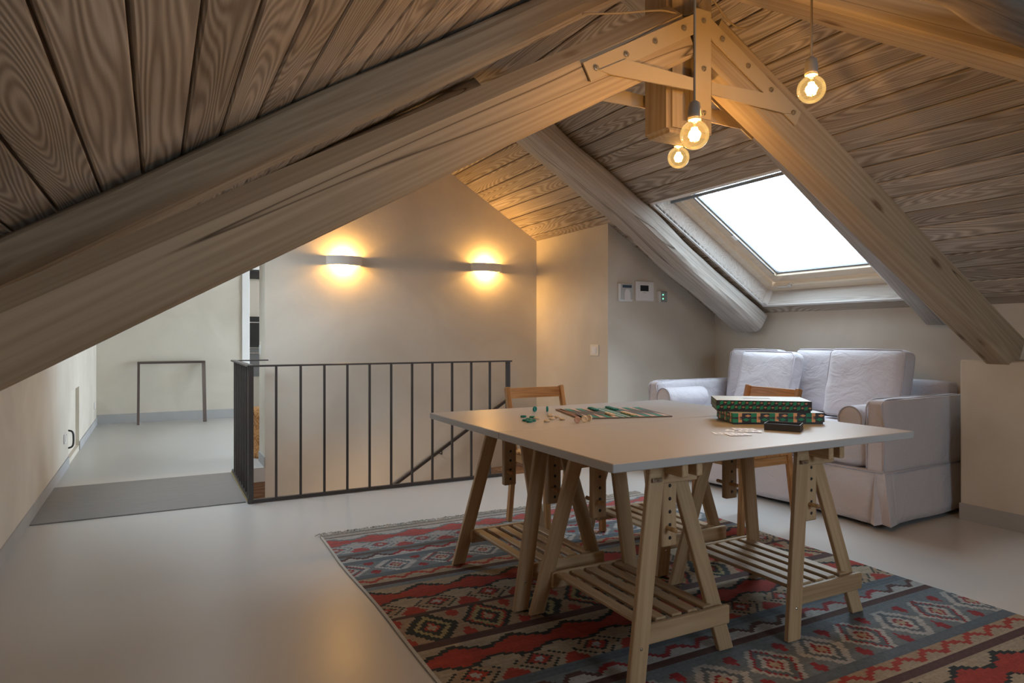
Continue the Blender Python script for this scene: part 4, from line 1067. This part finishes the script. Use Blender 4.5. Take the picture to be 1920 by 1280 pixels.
def paint_zig(lid, Mb, ln, dp, z0, h):
    for face, L_ in (('f', ln), ('l', dp), ('r', dp), ('b', ln)):
        n = max(2, round(L_ / .082)); p = L_ / n; g, o_ = [], []
        for k in range(n):
            s = p * k; q = p * .25
            g += [[(s, z0), (s + q * 1.2, z0), (s + q * 1.2, z0 + h * .35), (s, z0 + h * .42)], [(s, z0 + h), (s + q * 1.2, z0 + h), (s + q * 1.2, z0 + h * .62), (s, z0 + h * .55)],
                  [(s + q * 2.1, z0 + h * .30), (s + q * 2.9, z0 + h * .48), (s + q * 3.7, z0 + h * .30), (s + q * 2.9, z0 + h * .12)]]
            o_ += [[(s + q * 1.2, z0), (s + q * 2, z0), (s + q * 2, z0 + h * .30), (s + q * 1.2, z0 + h * .40)], [(s + q * 1.2, z0 + h), (s + q * 2, z0 + h), (s + q * 2, z0 + h * .66), (s + q * 1.2, z0 + h * .56)],
                   [(s + q * 1.2, z0 + h * .40), (s + q * 2, z0 + h * .45), (s + q * 1.2, z0 + h * .56)],
                   [(s + q * 2.6, z0 + h * .72), (s + q * 3.3, z0 + h * .86), (s + q * 4.0, z0 + h * .72), (s + q * 3.3, z0 + h * .58)]]
        flat_poly(lid, Mb, face, g, 'box_green', ln, dp); flat_poly(lid, Mb, face, o_, 'box_orange', ln, dp)
def paint_cubes(lid, Mb, ln, dp, z0, h):
    for face, L_ in (('f', ln), ('l', dp), ('r', dp), ('b', ln)):
        n = round(L_ / .031); p = L_ / n; g, o_ = [], []
        for r_ in range(2):
            zb = z0 + h * .5 * r_; hh = h * .5
            for k in range(n):
                s = p * (k + (.5 if r_ else 0))
                if s + p > L_: continue
                g.append([(s, zb), (s + p * .45, zb + hh * .25), (s + p * .45, zb + hh * .95), (s, zb + hh * .7)])
                o_.append([(s + p * .5, zb + hh * .55), (s + p * .75, zb + hh * .72), (s + p * .98, zb + hh * .55), (s + p * .73, zb + hh * .30)])
        flat_poly(lid, Mb, face, g, 'box_green', ln, dp); flat_poly(lid, Mb, face, o_, 'box_tan', ln, dp)
pbox('game_box', (2.223, 2.14), R(-26.3), .405, .21, BT, .008, .040, 'lower flat box with bold green and orange diamond border', paint_zig)
t2, Mb2, lid2 = pbox('game_box', (2.208, 2.222), R(-38.5), .400, .225, BT + .0495, .010, .040, 'upper flat box with small green and tan cube pattern, pale lid', paint_cubes)
box('title_label', (.13, .09, .0506), (.245, .135, .0512), 'card_grey', lid2, Mb2)
# card tray
ta = math.atan2(1.836 - 1.951, 2.273 - 2.202)
TM = T((2.202, 1.951, BT)) @ Matrix.Rotation(ta, 4, 'Z')
tr = thing('card_tray', (2.202, 1.951, BT), 'open black card box tray beside the patterned boxes', 'tray', None, ta)
tl, tw, thh = .137, .092, .028
box('bottom', (0, 0, 0), (tl, tw, .003), 'black_card', tr, TM)
for nm, lo, hi in (('side', (0, 0, .003), (tl, .003, thh)), ('side', (0, tw - .003, .003), (tl, tw, thh)), ('side', (0, .003, .003), (.003, tw - .003, thh)), ('side', (tl - .003, .003, .003), (tl, tw - .003, thh))):
    box(nm, lo, hi, 'black_card', tr, TM)
tag(box('card_deck', (.008, .006, .0035), (.094, .064, .020), 'card_white', None, TM, .001), 'small deck of white cards inside the black tray', 'cards')
def card(x, y_, a, z, lab):
    t = thing('playing_card', (x, y_, BT + z), lab, 'card', 'cards spread on the table', R(a))
    Mc = T((x, y_, BT + z)) @ Matrix.Rotation(R(a), 4, 'Z')
    box('card', (-.044, -.031, 0), (.044, .031, .0008), 'card_white', t, Mc)
    for i in range(3):
        box('print', (-.032 + .024 * i, -.020, .0008), (-.016 + .024 * i, -.004, .0010), 'card_grey', t, Mc)
        box('print', (-.032 + .024 * i, .006, .0008), (-.018 + .024 * i, .018, .0010), 'card_grey', t, Mc)
for q in ((1.985, 1.955, -30, .0, 'white printed card half covered, in the pair nearer the table edge'), (2.005, 1.905, -22, .0012, 'white printed card on top in the pair nearer the table edge'),
          (2.085, 1.985, -52, .0, 'lowest of three fanned white cards beside the boxes'), (2.120, 1.950, -46, .0012, 'middle of three fanned white cards, toward the black tray'),
          (2.135, 1.995, -35, .0024, 'topmost of three fanned white cards beside the boxes')): card(*q)

# unseen lamps, added to light the kitchen and the stairwell
def added_lamp(name, loc, energy, col_, size):
    t = thing(name, loc, {'kitchen_fill_lamp': 'unseen round fill lamp added under the kitchen ceiling', 'stair_fill_lamp': 'unseen round fill lamp added in the stairwell'}[name], 'lamp')
    lathe('shade', [(.01, 0), (.14, 0), (.15, .02), (.14, .05), (.01, .05)], 'white_plastic', t, T(loc), 20)
    l = bpy.data.lights.new(name + '_light', 'POINT'); l.energy = energy; l.color = col_; l.shadow_soft_size = size
    lo = bpy.data.objects.new(name + '_light', l); COL.objects.link(lo); lo.matrix_basis = T((loc[0], loc[1], loc[2] - .12)); set_parent(lo, t)
added_lamp('kitchen_fill_lamp', (2.2, 10.9, 2.545), 40, (1.0, .93, .84), .1)
added_lamp('stair_fill_lamp', (1.6, 5.4, -.20), 6, (1.0, .62, .30), .06)
